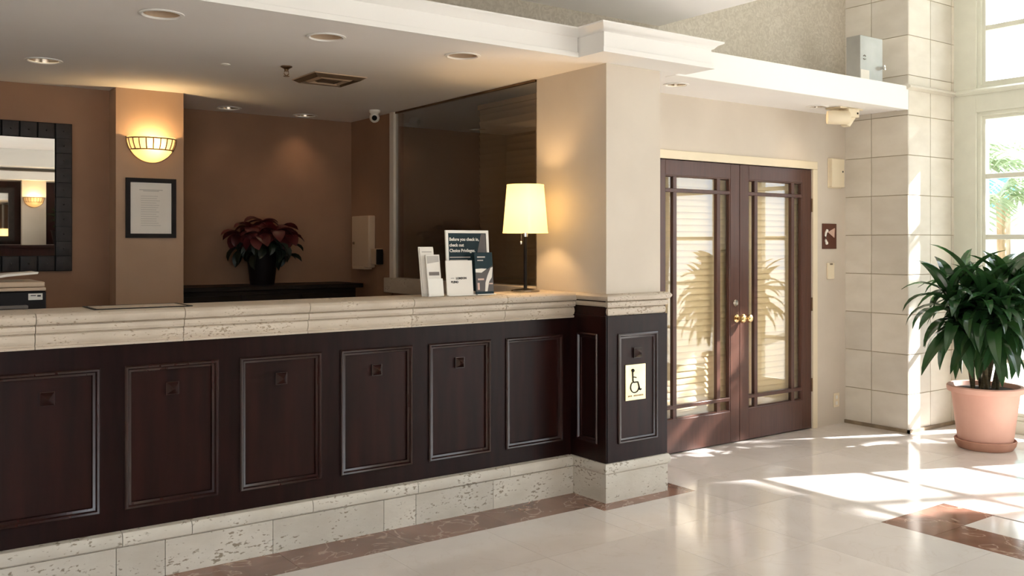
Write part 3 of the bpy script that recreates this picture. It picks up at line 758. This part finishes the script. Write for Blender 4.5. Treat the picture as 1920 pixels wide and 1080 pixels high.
MB().tube([(LX - .038, LY - .01, 1.60), (LX - .039, LY - .01, 1.53)], .002, 5).ball((LX - .039, LY - .01, 1.522), .008, 10, 8, 1.5).build('pull_chain', 'chrome', t)
MB().tube([(LX, LY, 1.80), (LX - .112, LY, 1.80)], .0015, 5).tube([(LX, LY, 1.80), (LX + .06, LY + .1, 1.80)], .0015, 5).tube([(LX, LY, 1.635), (LX, LY, 1.80)], .002, 5).build('spider', 'chrome', t)
l = bpy.data.lights.new('lamp_bulb', 'POINT'); l.energy = 15; l.color = (1, .64, .30); l.shadow_soft_size = .04
o = bpy.data.objects.new('bulb', l); COL.objects.link(o); o.parent = t; o.location = (0, 0, 1.745 - 1.222)

# ------------------------------------------------------------------ brochure stands on the counter
ZT = 1.2225
# tall two-tier holder leaning back
t = thing('leaflet_holder', (2.705, 4.47, ZT), 'two tier clear leaflet holder with pale leaflets, left on the counter', 'holder', rot=(R(-9), 0, 0))
boxo2 = lambda nm, m, b, bev=0: MB().box(*b).build(nm, m, t, bev, world=False)
boxo2('back_panel', 'white_plastic', (-.067, .03, .006, .030, .034, .285), .001)
boxo2('front_panel', 'white_plastic', (-.046, -.012, .004, .052, -.008, .10), .001)
boxo2('leaflet', 'paper_white', (-.062, .022, .02, .026, .029, .278))
boxo2('leaflet_print', 'paper_grey', (-.050, .0208, .252, .012, .0225, .258))
boxo2('leaflet', 'paper_white', (-.042, -.004, .012, .046, .006, .235))
p_ = MB().prism([(-.036, .185), (.040, .195), (.040, .228), (-.036, .228)], 'y', -.0055, -.0042).build('leaflet_print', 'paper_grey', t, world=False)
p_ = MB().prism([(-.030, .118), (.036, .118), (.036, .138), (-.030, .138)], 'y', -.0055, -.0042).build('leaflet_print', 'paper_mid', t, world=False)
boxo2('foot', 'white_plastic', (-.05, -.012, .0, .052, .034, .004))
# poster frame
t = thing('poster_stand', (2.96, 4.515, ZT), 'upright white framed dark teal poster on the counter', 'sign', rot=(R(-4), 0, 0))
MB().ring_frame('y', .006, -.147, .004, .147, .372, [(0, 0), (0, .012), (.016, .012), (.017, .008), (.017, 0)]).build('frame', 'white_plastic', t, world=False)
MB().box(-.132, .0, .018, .132, .005, .357).build('poster_sheet', 'poster_teal', t, world=False)
MB().prism([(.052, .12), (.131, .12), (.131, .352), (.098, .352), (.085, .31), (.066, .24)], 'y', -.0016, -.0002).build('poster_figure', 'poster_brown', t, world=False)
arc = [(.131, .25), (.128, .22), (.118, .19), (.104, .165), (.09, .15), (.131, .15)]
MB().prism(arc, 'y', -.0034, -.0018).build('poster_corner', 'paper_white', t, world=False)
MB().box(-.147, -.03, 0, .147, .05, .004).build('foot', 'white_plastic', t, world=False)
for i, (s, z, sz) in enumerate((('Before you check in,', .312, .0255), ('check out', .279, .0255), ('Choice Privileges.', .247, .0255))):
    text('poster_line', s, sz, 'paper_white', t, (-.122, -.0012, z), squeeze=.96, bold=.0006)
for i, wd in enumerate((.14, .12, .115)):
    MB().box(-.122, -.0012, .214 - i * .017, -.122 + wd, .0002, .220 - i * .017).build('poster_small_print', 'paper_grey', t, world=False)
# white card leaning on the poster
t = thing('white_card', (2.862, 4.455, ZT), 'white printed card standing in front of the poster, left half', 'card', 'cards in front of the poster', rot=(R(-5), 0, 0))
MB().box(-.088, -.002, .004, .088, .006, .20).build('card_sheet', 'paper_white', t, .001, world=False)
MB().box(-.090, -.022, 0, .090, .016, .005).build('foot', 'white_plastic', t, world=False)
text('card_word', 'LONDON', .016, 'ink_black', t, (-.026, -.0032, .094), bold=.0007)
text('card_word', 'BLEND', .016, 'ink_black', t, (-.060, -.0032, .073), bold=.0007)
MB().box(-.06, -.0032, .099, -.038, -.0018, .101).build('card_rule', 'ink_black', t, world=False)
# dark booklet with photograph
t = thing('dark_booklet', (3.03, 4.455, ZT), 'dark booklet with brown picture standing at the poster right side', 'booklet', 'cards in front of the poster', rot=(R(-5), 0, 0))
MB().box(-.062, -.002, .004, .062, .006, .245).build('booklet_cover', 'poster_teal', t, .001, world=False)
MB().prism([(-.060, .02), (.060, .02), (.060, .17), (.03, .15), (-.02, .13), (-.060, .135)], 'y', -.0034, -.0022).build('booklet_picture', 'poster_brown', t, world=False)
MB().prism([(-.060, .13), (-.02, .128), (.018, .150), (-.02, .152), (-.060, .150)], 'y', -.0046, -.0036).build('booklet_picture', 'paper_white', t, world=False)
MB().prism([(.0, .02), (.016, .02), (.03, .075), (.05, .10), (.06, .16), (.045, .155), (.02, .11), (.004, .07)], 'y', -.0046, -.0036).build('booklet_picture', 'paper_white', t, world=False)
MB().box(-.046, -.0036, .085, -.004, -.0024, .095).box(-.05, -.0036, .03, -.036, -.0024, .07).box(.03, -.0036, .06, .056, -.0024, .068).build('booklet_picture', 'sign_pink', t, world=False)
MB().box(-.044, -.0036, .214, .01, -.0024, .222).box(-.044, -.0036, .196, -.004, -.0024, .202).build('booklet_print', 'paper_grey', t, world=False)
MB().box(-.064, -.022, 0, .064, .016, .005).build('foot', 'white_plastic', t, world=False)

# ------------------------------------------------------------------ credenza, poinsettia, dispenser, phone
t = thing('credenza', (2.78, 7.2, 0), 'tall dark cabinet under the poinsettia by the rear wall', 'cabinet')
boxo('body', 'black_wood', (2.02, 7.01, .0, 3.48, 7.43, 1.155), t, .004)
boxo('top', 'black_wood', (2.0, 6.97, 1.155, 3.53, 7.44, 1.19), t, .006)
for q in range(3):
    dr_ = boxo('door', 'black_wood', (2.04 + q * .48, 6.995, .08, 2.50 + q * .48, 7.01, 1.12), t, .003)
    MB().ball((2.46 + q * .48, 6.985, .75), .012, 10, 8).build('knob', 'bronze', dr_)
PXc, PYc, PZ = 2.755, 7.20, 1.19
pt = thing('poinsettia', (PXc, PYc, PZ), 'dark red poinsettia in a tall black pot on the credenza', 'plant')
MB().lathe([(1e-4, .001), (.092, .001), (.094, .006), (.122, .235), (.128, .24), (.128, .262), (.118, .262), (.114, .225), (1e-4, .225)], (PXc, PYc, PZ), 32).build('pot', 'pot_black', pt)
def leafmesh(name, L, W, e0, e1, n=7, fold=.25, tip=1.0, wav=0):
    """bent leaf: starts at elevation e0 and ends at elevation e1; folded along the midrib, with a little thickness"""
    mb = MB(); x = z = 0; pts = []
    for i in range(n + 1):
        t_ = i / n; a = e0 + (e1 - e0) * t_
        wd = W * (math.sin(math.pi * min(1, (t_ * .93 + .07)) ** tip) ** .8) * .5 if i < n else W * .02
        pts.append((x, z, wd, a)); x += L / n * math.cos(a); z += L / n * math.sin(a)
    b = 0
    for (px, pz, wd, a) in pts:
        nx_, nz_ = -math.sin(a), math.cos(a)
        f = wd * fold * 2
        wv = wav * math.sin(px * 40)
        mb.v += [(px + nx_ * f, wd, pz + nz_ * f + wv), (px, 0, pz), (px + nx_ * f, -wd, pz + nz_ * f - wv)]
    for i in range(n):
        for j in range(2):
            mb.f.append((3 * i + j, 3 * i + j + 1, 3 * i + 4 + j, 3 * i + 3 + j))
    return mb.mesh(name)
def leafobj(me, m, parent, loc, rz, sc, roll=0, name='leaf', ry=0):
    if not me.materials: me.materials.append(MATS[m])
    o = bpy.data.objects.new(name, me); COL.objects.link(o); o.parent = parent
    o.location = loc; o.rotation_euler = (roll, ry, rz); o.scale = (sc, sc, sc)
    return o
rb = [leafmesh('bract', .165, .11, R(e), R(e - 75), 6, .14) for e in (28, 12, -5, -25)]
gl_ = [leafmesh('green_leaf', .16, .08, R(e), R(e - 70), 5, .2) for e in (10, -15, -40)]
st = MB()
heads = [(0, 0, .50), (-.12, -.05, .455), (.13, -.03, .445), (-.04, .1, .46), (.06, -.12, .43), (-.16, .06, .40), (.18, .08, .40), (-.09, -.14, .39), (.17, -.1, .385), (.04, .15, .40)]
for (hx, hy, hz) in heads: st.tube([(PXc + hx * .25, PYc + hy * .25, PZ + .2), (PXc + hx * .7, PYc + hy * .7, PZ + hz * .75), (PXc + hx, PYc + hy, PZ + hz)], .006, 6)
st.build('stems', 'leaf_dark', pt)
for (hx, hy, hz) in heads:
    for i in range(8):
        leafobj(rb[i % 4] if i < 6 else rb[3], 'bract_red', pt, (hx, hy, hz), i * 2.4 + random.uniform(-.3, .3), random.uniform(.75, 1.05), random.uniform(-.3, .3), 'bract')
    for i in range(4):
        leafobj(gl_[i % 3], 'leaf_dark', pt, (hx * .95, hy * .95, hz - .07 - .03 * i), i * 1.7 + random.uniform(0, 2), random.uniform(.8, 1.1), random.uniform(-.3, .3))
for k in range(26):
    a = random.uniform(0, 6.28); rr = random.uniform(.05, .2)
    leafobj(gl_[2], 'leaf_dark', pt, (rr * math.cos(a), rr * math.sin(a), random.uniform(.28, .36)), a, random.uniform(.7, 1.0), random.uniform(-.4, .4))

t = thing('dispenser', (3.62, 7.15, 1.31), 'tan box dispenser on the side wall left of the glass', 'dispenser')
boxo('housing', 'beige_plastic', (3.59, 7.0, 1.315, 3.655, 7.31, 1.75), t, .008)
boxo('tray_lip', 'beige_plastic', (3.575, 7.06, 1.30, 3.655, 7.27, 1.325), t, .004)
MB().lathe([(1e-4, 0), (.012, 0), (.010, -.012), (1e-4, -.013)], (3.589, 7.26, 1.52), 12, 'x').build('latch', 'nickel', t)
t = thing('wall_phone', (3.63, 6.9, 1.34), 'small black and grey wall unit beside the tan dispenser', 'phone')
boxo('body', 'beige_plastic', (3.597, 6.872, 1.342, 3.655, 6.965, 1.475), t, .004)
boxo('handset', 'black_plastic', (3.592, 6.852, 1.345, 3.650, 6.871, 1.470), t, .004)

# ------------------------------------------------------------------ devices by the door
t = thing('alarm_box', (6.797, YD, 1.99), 'white plastic alarm box high on the wall right of the door', 'box')
boxo('cover', 'ivory_plastic', (6.703, YD - .045, 1.985, 6.872, YD, 2.225), t, .008)
boxo('back_plate', 'ivory_plastic', (6.699, YD - .008, 1.98, 6.880, YD + .0, 2.23), t, .002)
MB().lathe([(1e-4, -.002), (.008, -.002), (.008, .002)], (6.845, YD - .045, 2.118), 12, 'y').build('sensor_eye', 'black_plastic', t)
t = thing('phone_sign', (6.7165, YD, 1.47), 'brown wall sign with white handset and pink triangle', 'sign')
boxo('plate', 'sign_brown', (6.622, YD - .008, 1.472, 6.812, YD, 1.682), t, .002)
hs = MB().tube([(6.678, YD - .010, 1.628), (6.660, YD - .010, 1.605), (6.655, YD - .010, 1.575), (6.658, YD - .010, 1.545), (6.672, YD - .010, 1.522)], [.012, .010, .008, .010, .012], 8).ball((6.676, YD - .010, 1.622), .014, 10, 6).ball((6.672, YD - .010, 1.520), .014, 10, 6)
hs.build('handset_symbol', 'white_plastic', t)
MB().prism([(6.690, 1.612), (6.782, 1.645), (6.776, 1.565)], 'y', YD - .012, YD - .008).build('triangle_symbol', 'sign_pink', t)
t = thing('door_release', (6.726, YD, 1.21), 'narrow ivory wall switch below the brown phone sign', 'switch')
boxo('plate', 'ivory_plastic', (6.683, YD - .02, 1.22, 6.768, YD, 1.355), t, .006)
boxo('keyhole', 'nickel', (6.703, YD - .026, 1.340, 6.735, YD - .019, 1.352), t)
t = thing('power_outlet', (6.815, YD, .15), 'ivory power outlet low on the wall right of the door', 'outlet')
boxo('plate', 'ivory_plastic', (6.775, YD - .006, .145, 6.853, YD, .262), t, .002)
for z in (.178, .228): MB().box(6.80, YD - .009, z - .014, 6.828, YD - .006, z + .014).build('socket', 'white_plastic', t)

t = thing('security_camera', (6.40, 4.52, ZS), 'ivory bullet security camera under the soffit near the stone column', 'camera')
boxo('mount', 'ivory_plastic', (6.36, 4.42, ZS - .012, 6.66, 4.56, ZS), t, .004)
MB().tube([(6.30, 4.50, ZS - .085), (6.33, 4.47, ZS - .085), (6.45, 4.42, ZS - .085)], [.052, .056, .054], 20).build('camera_body', 'ivory_plastic', t)
MB().box(6.44, 4.40, ZS - .075, 6.58, 4.50, ZS - .012).build('bracket', 'ivory_plastic', t, .006)
MB().lathe([(1e-4, -.004), (.008, -.004), (.008, 0)], (6.55, 4.398, ZS - .045), 10, 'y').build('screw', 'black_plastic', t)
MB().prism([(6.47, ZS - .075), (6.60, ZS - .02), (6.60, ZS - .05), (6.50, ZS - .15), (6.46, ZS - .14)], 'y', 4.43, 4.49).build('lower_arm', 'ivory_plastic', t, .003)

# grey box on the ledge
t = thing('metal_box', (6.58, 4.38, 2.775), 'grey metal box with a knob standing on the white ledge', 'box')
boxo('housing', 'grey_metal', (6.44, 4.30, 2.775, 6.74, 4.425, 3.136), t, .003)
boxo('label_patch', 'paper_white', (6.445, 4.297, 2.777, 6.555, 4.3005, 2.870), t)
MB().tube([(6.48, 4.299, 2.976), (6.495, 4.299, 2.985), (6.51, 4.299, 2.976)], .004, 6).tube([(6.48, 4.299, 2.955), (6.495, 4.299, 2.951), (6.51, 4.299, 2.955)], .004, 6).build('vent_marks', 'paper_mid', t)
MB().lathe([(1e-4, 0), (.012, 0), (.010, -.015), (.019, -.022), (.019, -.036), (1e-4, -.040)], (6.715, 4.30, 2.905), 16, 'y').build('knob', 'chrome', t)

# ------------------------------------------------------------------ potted dracaena by the window
QX, QY = 6.93, 3.58
pl = thing('potted_dracaena', (QX, QY, 0), 'leafy green dracaena in a pale terracotta pot by the window', 'plant')
MB().lathe([(1e-4, .002), (.186, .002), (.205, .03), (.212, .065), (.206, .07), (.196, .045), (1e-4, .04)], (QX, QY, 0), 48).build('saucer', 'terracotta_dark', pl)
MB().lathe([(1e-4, .04), (.176, .04), (.190, .075), (.232, .415), (.258, .42), (.263, .435), (.263, .458), (.255, .466), (.234, .464), (.215, .42), (1e-4, .42)], (QX, QY, 0), 48).build('pot', 'terracotta', pl)
MB().lathe([(.225, .432), (.12, .437), (1e-4, .436)], (QX, QY, 0), 32).build('soil', 'soil', pl)
canes = [(-.07, -.05, .62, -.20, -.06), (.04, -.07, .78, .02, -.12), (.10, .03, .66, .24, .08), (-.02, .08, .86, -.06, .10), (.02, .0, .70, .08, -.2), (-.10, .04, .56, -.26, .12), (.07, -.02, .58, .26, -.14), (-.05, 0, .46, -.16, -.2), (.03, .05, .44, .16, .2)]
LV = [leafmesh('leaf', .41, .094, R(e), R(d), 8, .16, .8, .002) for e, d in ((80, 10), (62, -45), (45, -70), (30, -82), (15, -86), (0, -88), (-20, -89), (-40, -89))]
for (cx_, cy_, h, tx, ty) in canes:
    h = .64 + (h - .44) * .30
    MB().tube([(QX + cx_, QY + cy_, .425), (QX + cx_ * .7 + tx * .3, QY + cy_ * .7 + ty * .3, .42 + h * .5), (QX + tx, QY + ty, .42 + h)], [.014, .012, .010], 8).build('cane', 'cane', pl)
    n = 34
    for i in range(n):
        f = i / n
        zz = .42 + h + .02 - .24 * f
        k = min(7, int(f * 8.0))
        if random.random() < .3: k = max(0, min(7, k + random.choice((-1, 1))))
        a = i * 2.399 + random.uniform(-.25, .25)
        leafobj(LV[k], 'leaf_green', pl, (tx + (cx_ - tx) * .3 * f, ty + (cy_ - ty) * .3 * f, zz), a, random.uniform(.72, 1.12), random.uniform(-.35, .35))

# ------------------------------------------------------------------ the far side of the lobby (seen in the mirror)
structure(MB().box(2.55, -4, 0, 2.92, -3.86, 2.58).build('wall_pier', 'paint_tan'), 'tan pier with a lit sconce opposite the counter', 'wall')
structure(MB().box(-2, -4, 2.58, 5, -3.70, 2.72).box(-2, -4, 2.78, 5, -3.4, ZL).build('beam', 'paint_white'), 'white beam along the wall opposite the counter', 'beam')
sconce(2.73, -3.86, 2.30, 'lit glass sconce on the pier opposite, seen in the mirror', 1, 12)
t = thing('cabinet', (2.6, -3.6, 0), 'dark cabinet along the wall opposite, seen in the mirror', 'cabinet')
boxo('body', 'dark_wood', (.9, -3.84, .0, 4.2, -3.45, 1.44), t, .004); boxo('top', 'dark_wood', (.88, -3.85, 1.44, 4.22, -3.42, 1.49), t, .004)
structure(MB().box(.9, -4, 1.5, 2.55, -3.97, 2.56).box(2.92, -4, 1.5, 4.2, -3.97, 2.56).build('wall_panelling', 'dark_wood_panel'), 'dark panelling beside the pier opposite the counter', 'wall')
t = thing('wall_mirror', (1.9, -3.97, 1.55), 'dark framed mirror on the opposite wall, seen by reflection', 'mirror')
MB().ring_frame('y', -3.97, 1.45, 1.55, 2.45, 2.45, [(0, 0), (0, -.03), (.09, -.03), (.09, 0)]).build('frame', 'mirror_frame', t)
boxo('mirror_glass', 'mirror_silver', (1.53, -3.968, 1.63, 2.37, -3.963, 2.37), t)
op = thing('potted_shrub', (3.10, -3.62, 1.49), 'green shrub in a dark pot on the opposite cabinet, seen in the mirror', 'plant')
MB().lathe([(1e-4, 0.001), (.10, .001), (.15, .24), (.16, .25), (.14, .25), (.12, .2), (1e-4, .2)], (3.10, -3.62, 1.49), 24).build('pot', 'pot_black', op)
ls = leafmesh('leaf', .26, .05, R(70), R(-30), 5, .2)
for i in range(60): leafobj(ls, 'leaf_green', op, (random.uniform(-.05, .05), random.uniform(-.05, .05), random.uniform(.22, .5)), i * 2.4, random.uniform(.6, 1.2), 0, 'leaf', random.uniform(-.5, .5))

# ------------------------------------------------------------------ outside
structure(MB().box(7.8, -25, -.1, 45, 30, -.02).box(-20, -25, -.1, 7.8, -4.12, -.02).build('ground', 'paving'), 'pale sunlit paving outside the windows', 'ground')
def tree(x, y, zc, rx, ry, rz, n, label, size=.16, trunk=True, seed=1):
    rnd = random.Random(seed)
    t = thing('tree', (x, y, -.02), label, 'tree')
    mb = MB()
    for i in range(n):
        while True:
            p = Vector((rnd.uniform(-1, 1), rnd.uniform(-1, 1), rnd.uniform(-1, 1)))
            if .25 < p.length < 1: break
        c = Vector((x + p.x * rx, y + p.y * ry, zc + p.z * rz))
        u = Vector((rnd.gauss(0, 1), rnd.gauss(0, 1), rnd.gauss(0, .6))).normalized(); v = u.cross(Vector((rnd.gauss(0, 1), rnd.gauss(0, 1), rnd.gauss(0, 1)))).normalized()
        s = size * rnd.uniform(.6, 1.3); b = len(mb.v)
        mb.v += [tuple(c - u * s), tuple(c - v * s * .42 + u * s * .1), tuple(c + u * s), tuple(c + v * s * .42 + u * s * .1)]
        mb.f.append((b, b + 1, b + 2, b + 3))
    me = bpy.data.meshes.new('crown'); me.from_pydata([(a - x, b_ - y, c_ + .02) for a, b_, c_ in mb.v], [], mb.f); me.materials.append(MATS['tree_leaf'])
    o = bpy.data.objects.new('crown', me); COL.objects.link(o); o.parent = t; o['kind'] = 'stuff'
    tk = MB().tube([(x, y, -.02), (x + .1, y, zc * .5), (x, y + .1, zc)], [.16, .13, .08], 10)
    for q in range(6):
        a = q * 1.05
        tk.tube([(x, y + .05, zc - rz * .6), (x + rx * .5 * math.cos(a), y + ry * .5 * math.sin(a), zc + rz * .1)], [.06, .02], 6)
    tk.build('trunk', 'bark', t)
    return t
# out-of-view trees placed to block the sun; the sparse one dapples the floor (line of sun from a window point w: w + s*(2.26,-1,1.64))
tree(11.2, -3.3, 5.6, 1.3, 2.5, 2.7, 11000, 'wide dense unseen tree added to shade the far lobby windows', .18, seed=3)
tree(14.7, -1.2, 9.8, 1.5, 3.0, 2.4, 13000, 'tall unseen tree added farther out to block the sun', .18, seed=4)
tree(11.2, 2.1, 4.4, .8, .75, 1.75, 120, 'sparse young tree outside the window beside the column', .2, seed=5)
tree(9.35, .15, 3.25, .6, .75, .6, 1500, 'small round topped unseen tree added to shade the lobby floor', .11, seed=8)  # crown placed out of view to keep sun off part of the floor
def palm(x, y, h, nf, L, label, seed=1, droop=(50, -70), tr=.06):
    rnd = random.Random(seed)
    t = thing('palm', (x, y, -.02), label, 'palm tree', 'palms outside the windows')
    MB().tube([(x, y, -.02), (x + .02, y, h * .5), (x, y, h)], [tr * 1.3, tr, tr * 1.1], 12).build('trunk', 'bark', t)
    for k in range(nf):
        a = k * 2.4 + rnd.uniform(-.2, .2); e0, e1 = R(droop[0] + rnd.uniform(-25, 25)), R(droop[1] + rnd.uniform(-15, 15))
        mb = MB(); px = 0; pz = 0; n = 16; prev = None
        for i in range(n + 1):
            f = i / n; e = e0 + (e1 - e0) * f
            nxp, nzp = px + L / n * math.cos(e), pz + L / n * math.sin(e)
            if i > 1:
                ll = L * .34 * math.sin(math.pi * min(.97, f * .85 + .12)) + .03
                for sgn in (-1, 1):
                    b = len(mb.v); wd = L * .022
                    tx, ty, tz = px + ll * .55, sgn * ll * .72, pz - ll * .45
                    mb.v += [(px - wd, 0, pz), (px + wd, 0, pz), ((px + tx) / 2 + wd * 1.3, ty / 2, (pz + tz) / 2 + ll * .08), (tx, ty, tz), ((px + tx) / 2 - wd * 1.3, ty / 2, (pz + tz) / 2 + ll * .08)]
                    mb.f.append((b, b + 1, b + 2, b + 3, b + 4))
            px, pz = nxp, nzp
        me = mb.mesh('frond'); me.materials.append(MATS['frond_leaf'])
        o = bpy.data.objects.new('frond', me); COL.objects.link(o); o.parent = t; o.location = (0, 0, h + .02); o.rotation_euler = (0, 0, a)
    return t
palm(10.1, 5.05, 1.95, 13, 1.15, 'slim palm with drooping fronds just outside the window beside the column', 1, (50, -75), .042)
palm(12.4, 6.6, 2.5, 14, 1.5, 'taller palm standing behind the slim one outside', 2)
palm(9.4, 4.15, .75, 10, .8, 'low young palm by the window sill outside', 4, (70, -40), .04)
palm(15.0, 5.6, 2.6, 14, 1.6, 'distant palm in the bright forecourt outside', 5)
t = thing('awning', (16.5, 9.2, 2.2), 'small cyan awning across the bright forecourt', 'awning')
MB().prism([(16.2, 2.15), (17.2, 2.75), (17.2, 2.8), (16.2, 2.3)], 'y', 8.0, 10.6).build('cloth', 'cyan_cloth', t)
boxo('post', 'bark', (16.25, 8.0, -.02, 16.33, 8.08, 2.2), t); boxo('post', 'bark', (16.25, 10.5, -.02, 16.33, 10.58, 2.2), t)
tag(MB().box(17.2, 3, -.02, 18.0, 18, 3.4).build('building', 'stucco_far'), 'white building across the forecourt outside', 'building')

# repeats of a kind share a group phrase
GROUPS = {'downlight': 'recessed ceiling downlights', 'window_blind': 'slatted blinds behind glass', 'tree': 'shade trees outside the windows', 'wall_sconce': 'glass wall sconces', 'security_camera': 'white security cameras', 'palm': 'palms outside the windows', 'wall_mirror': 'dark framed mirrors'}
for o in COL.objects:
    k = o.name.split('.')[0]
    if o.parent is None and k in GROUPS: o['group'] = GROUPS[k]
for o in COL.objects:
    if o.parent is None and o.name.startswith('window_') and o.get('kind') == 'structure': o['group'] = 'tall painted lobby windows' if 'partition' not in o['label'] else 'office glass'
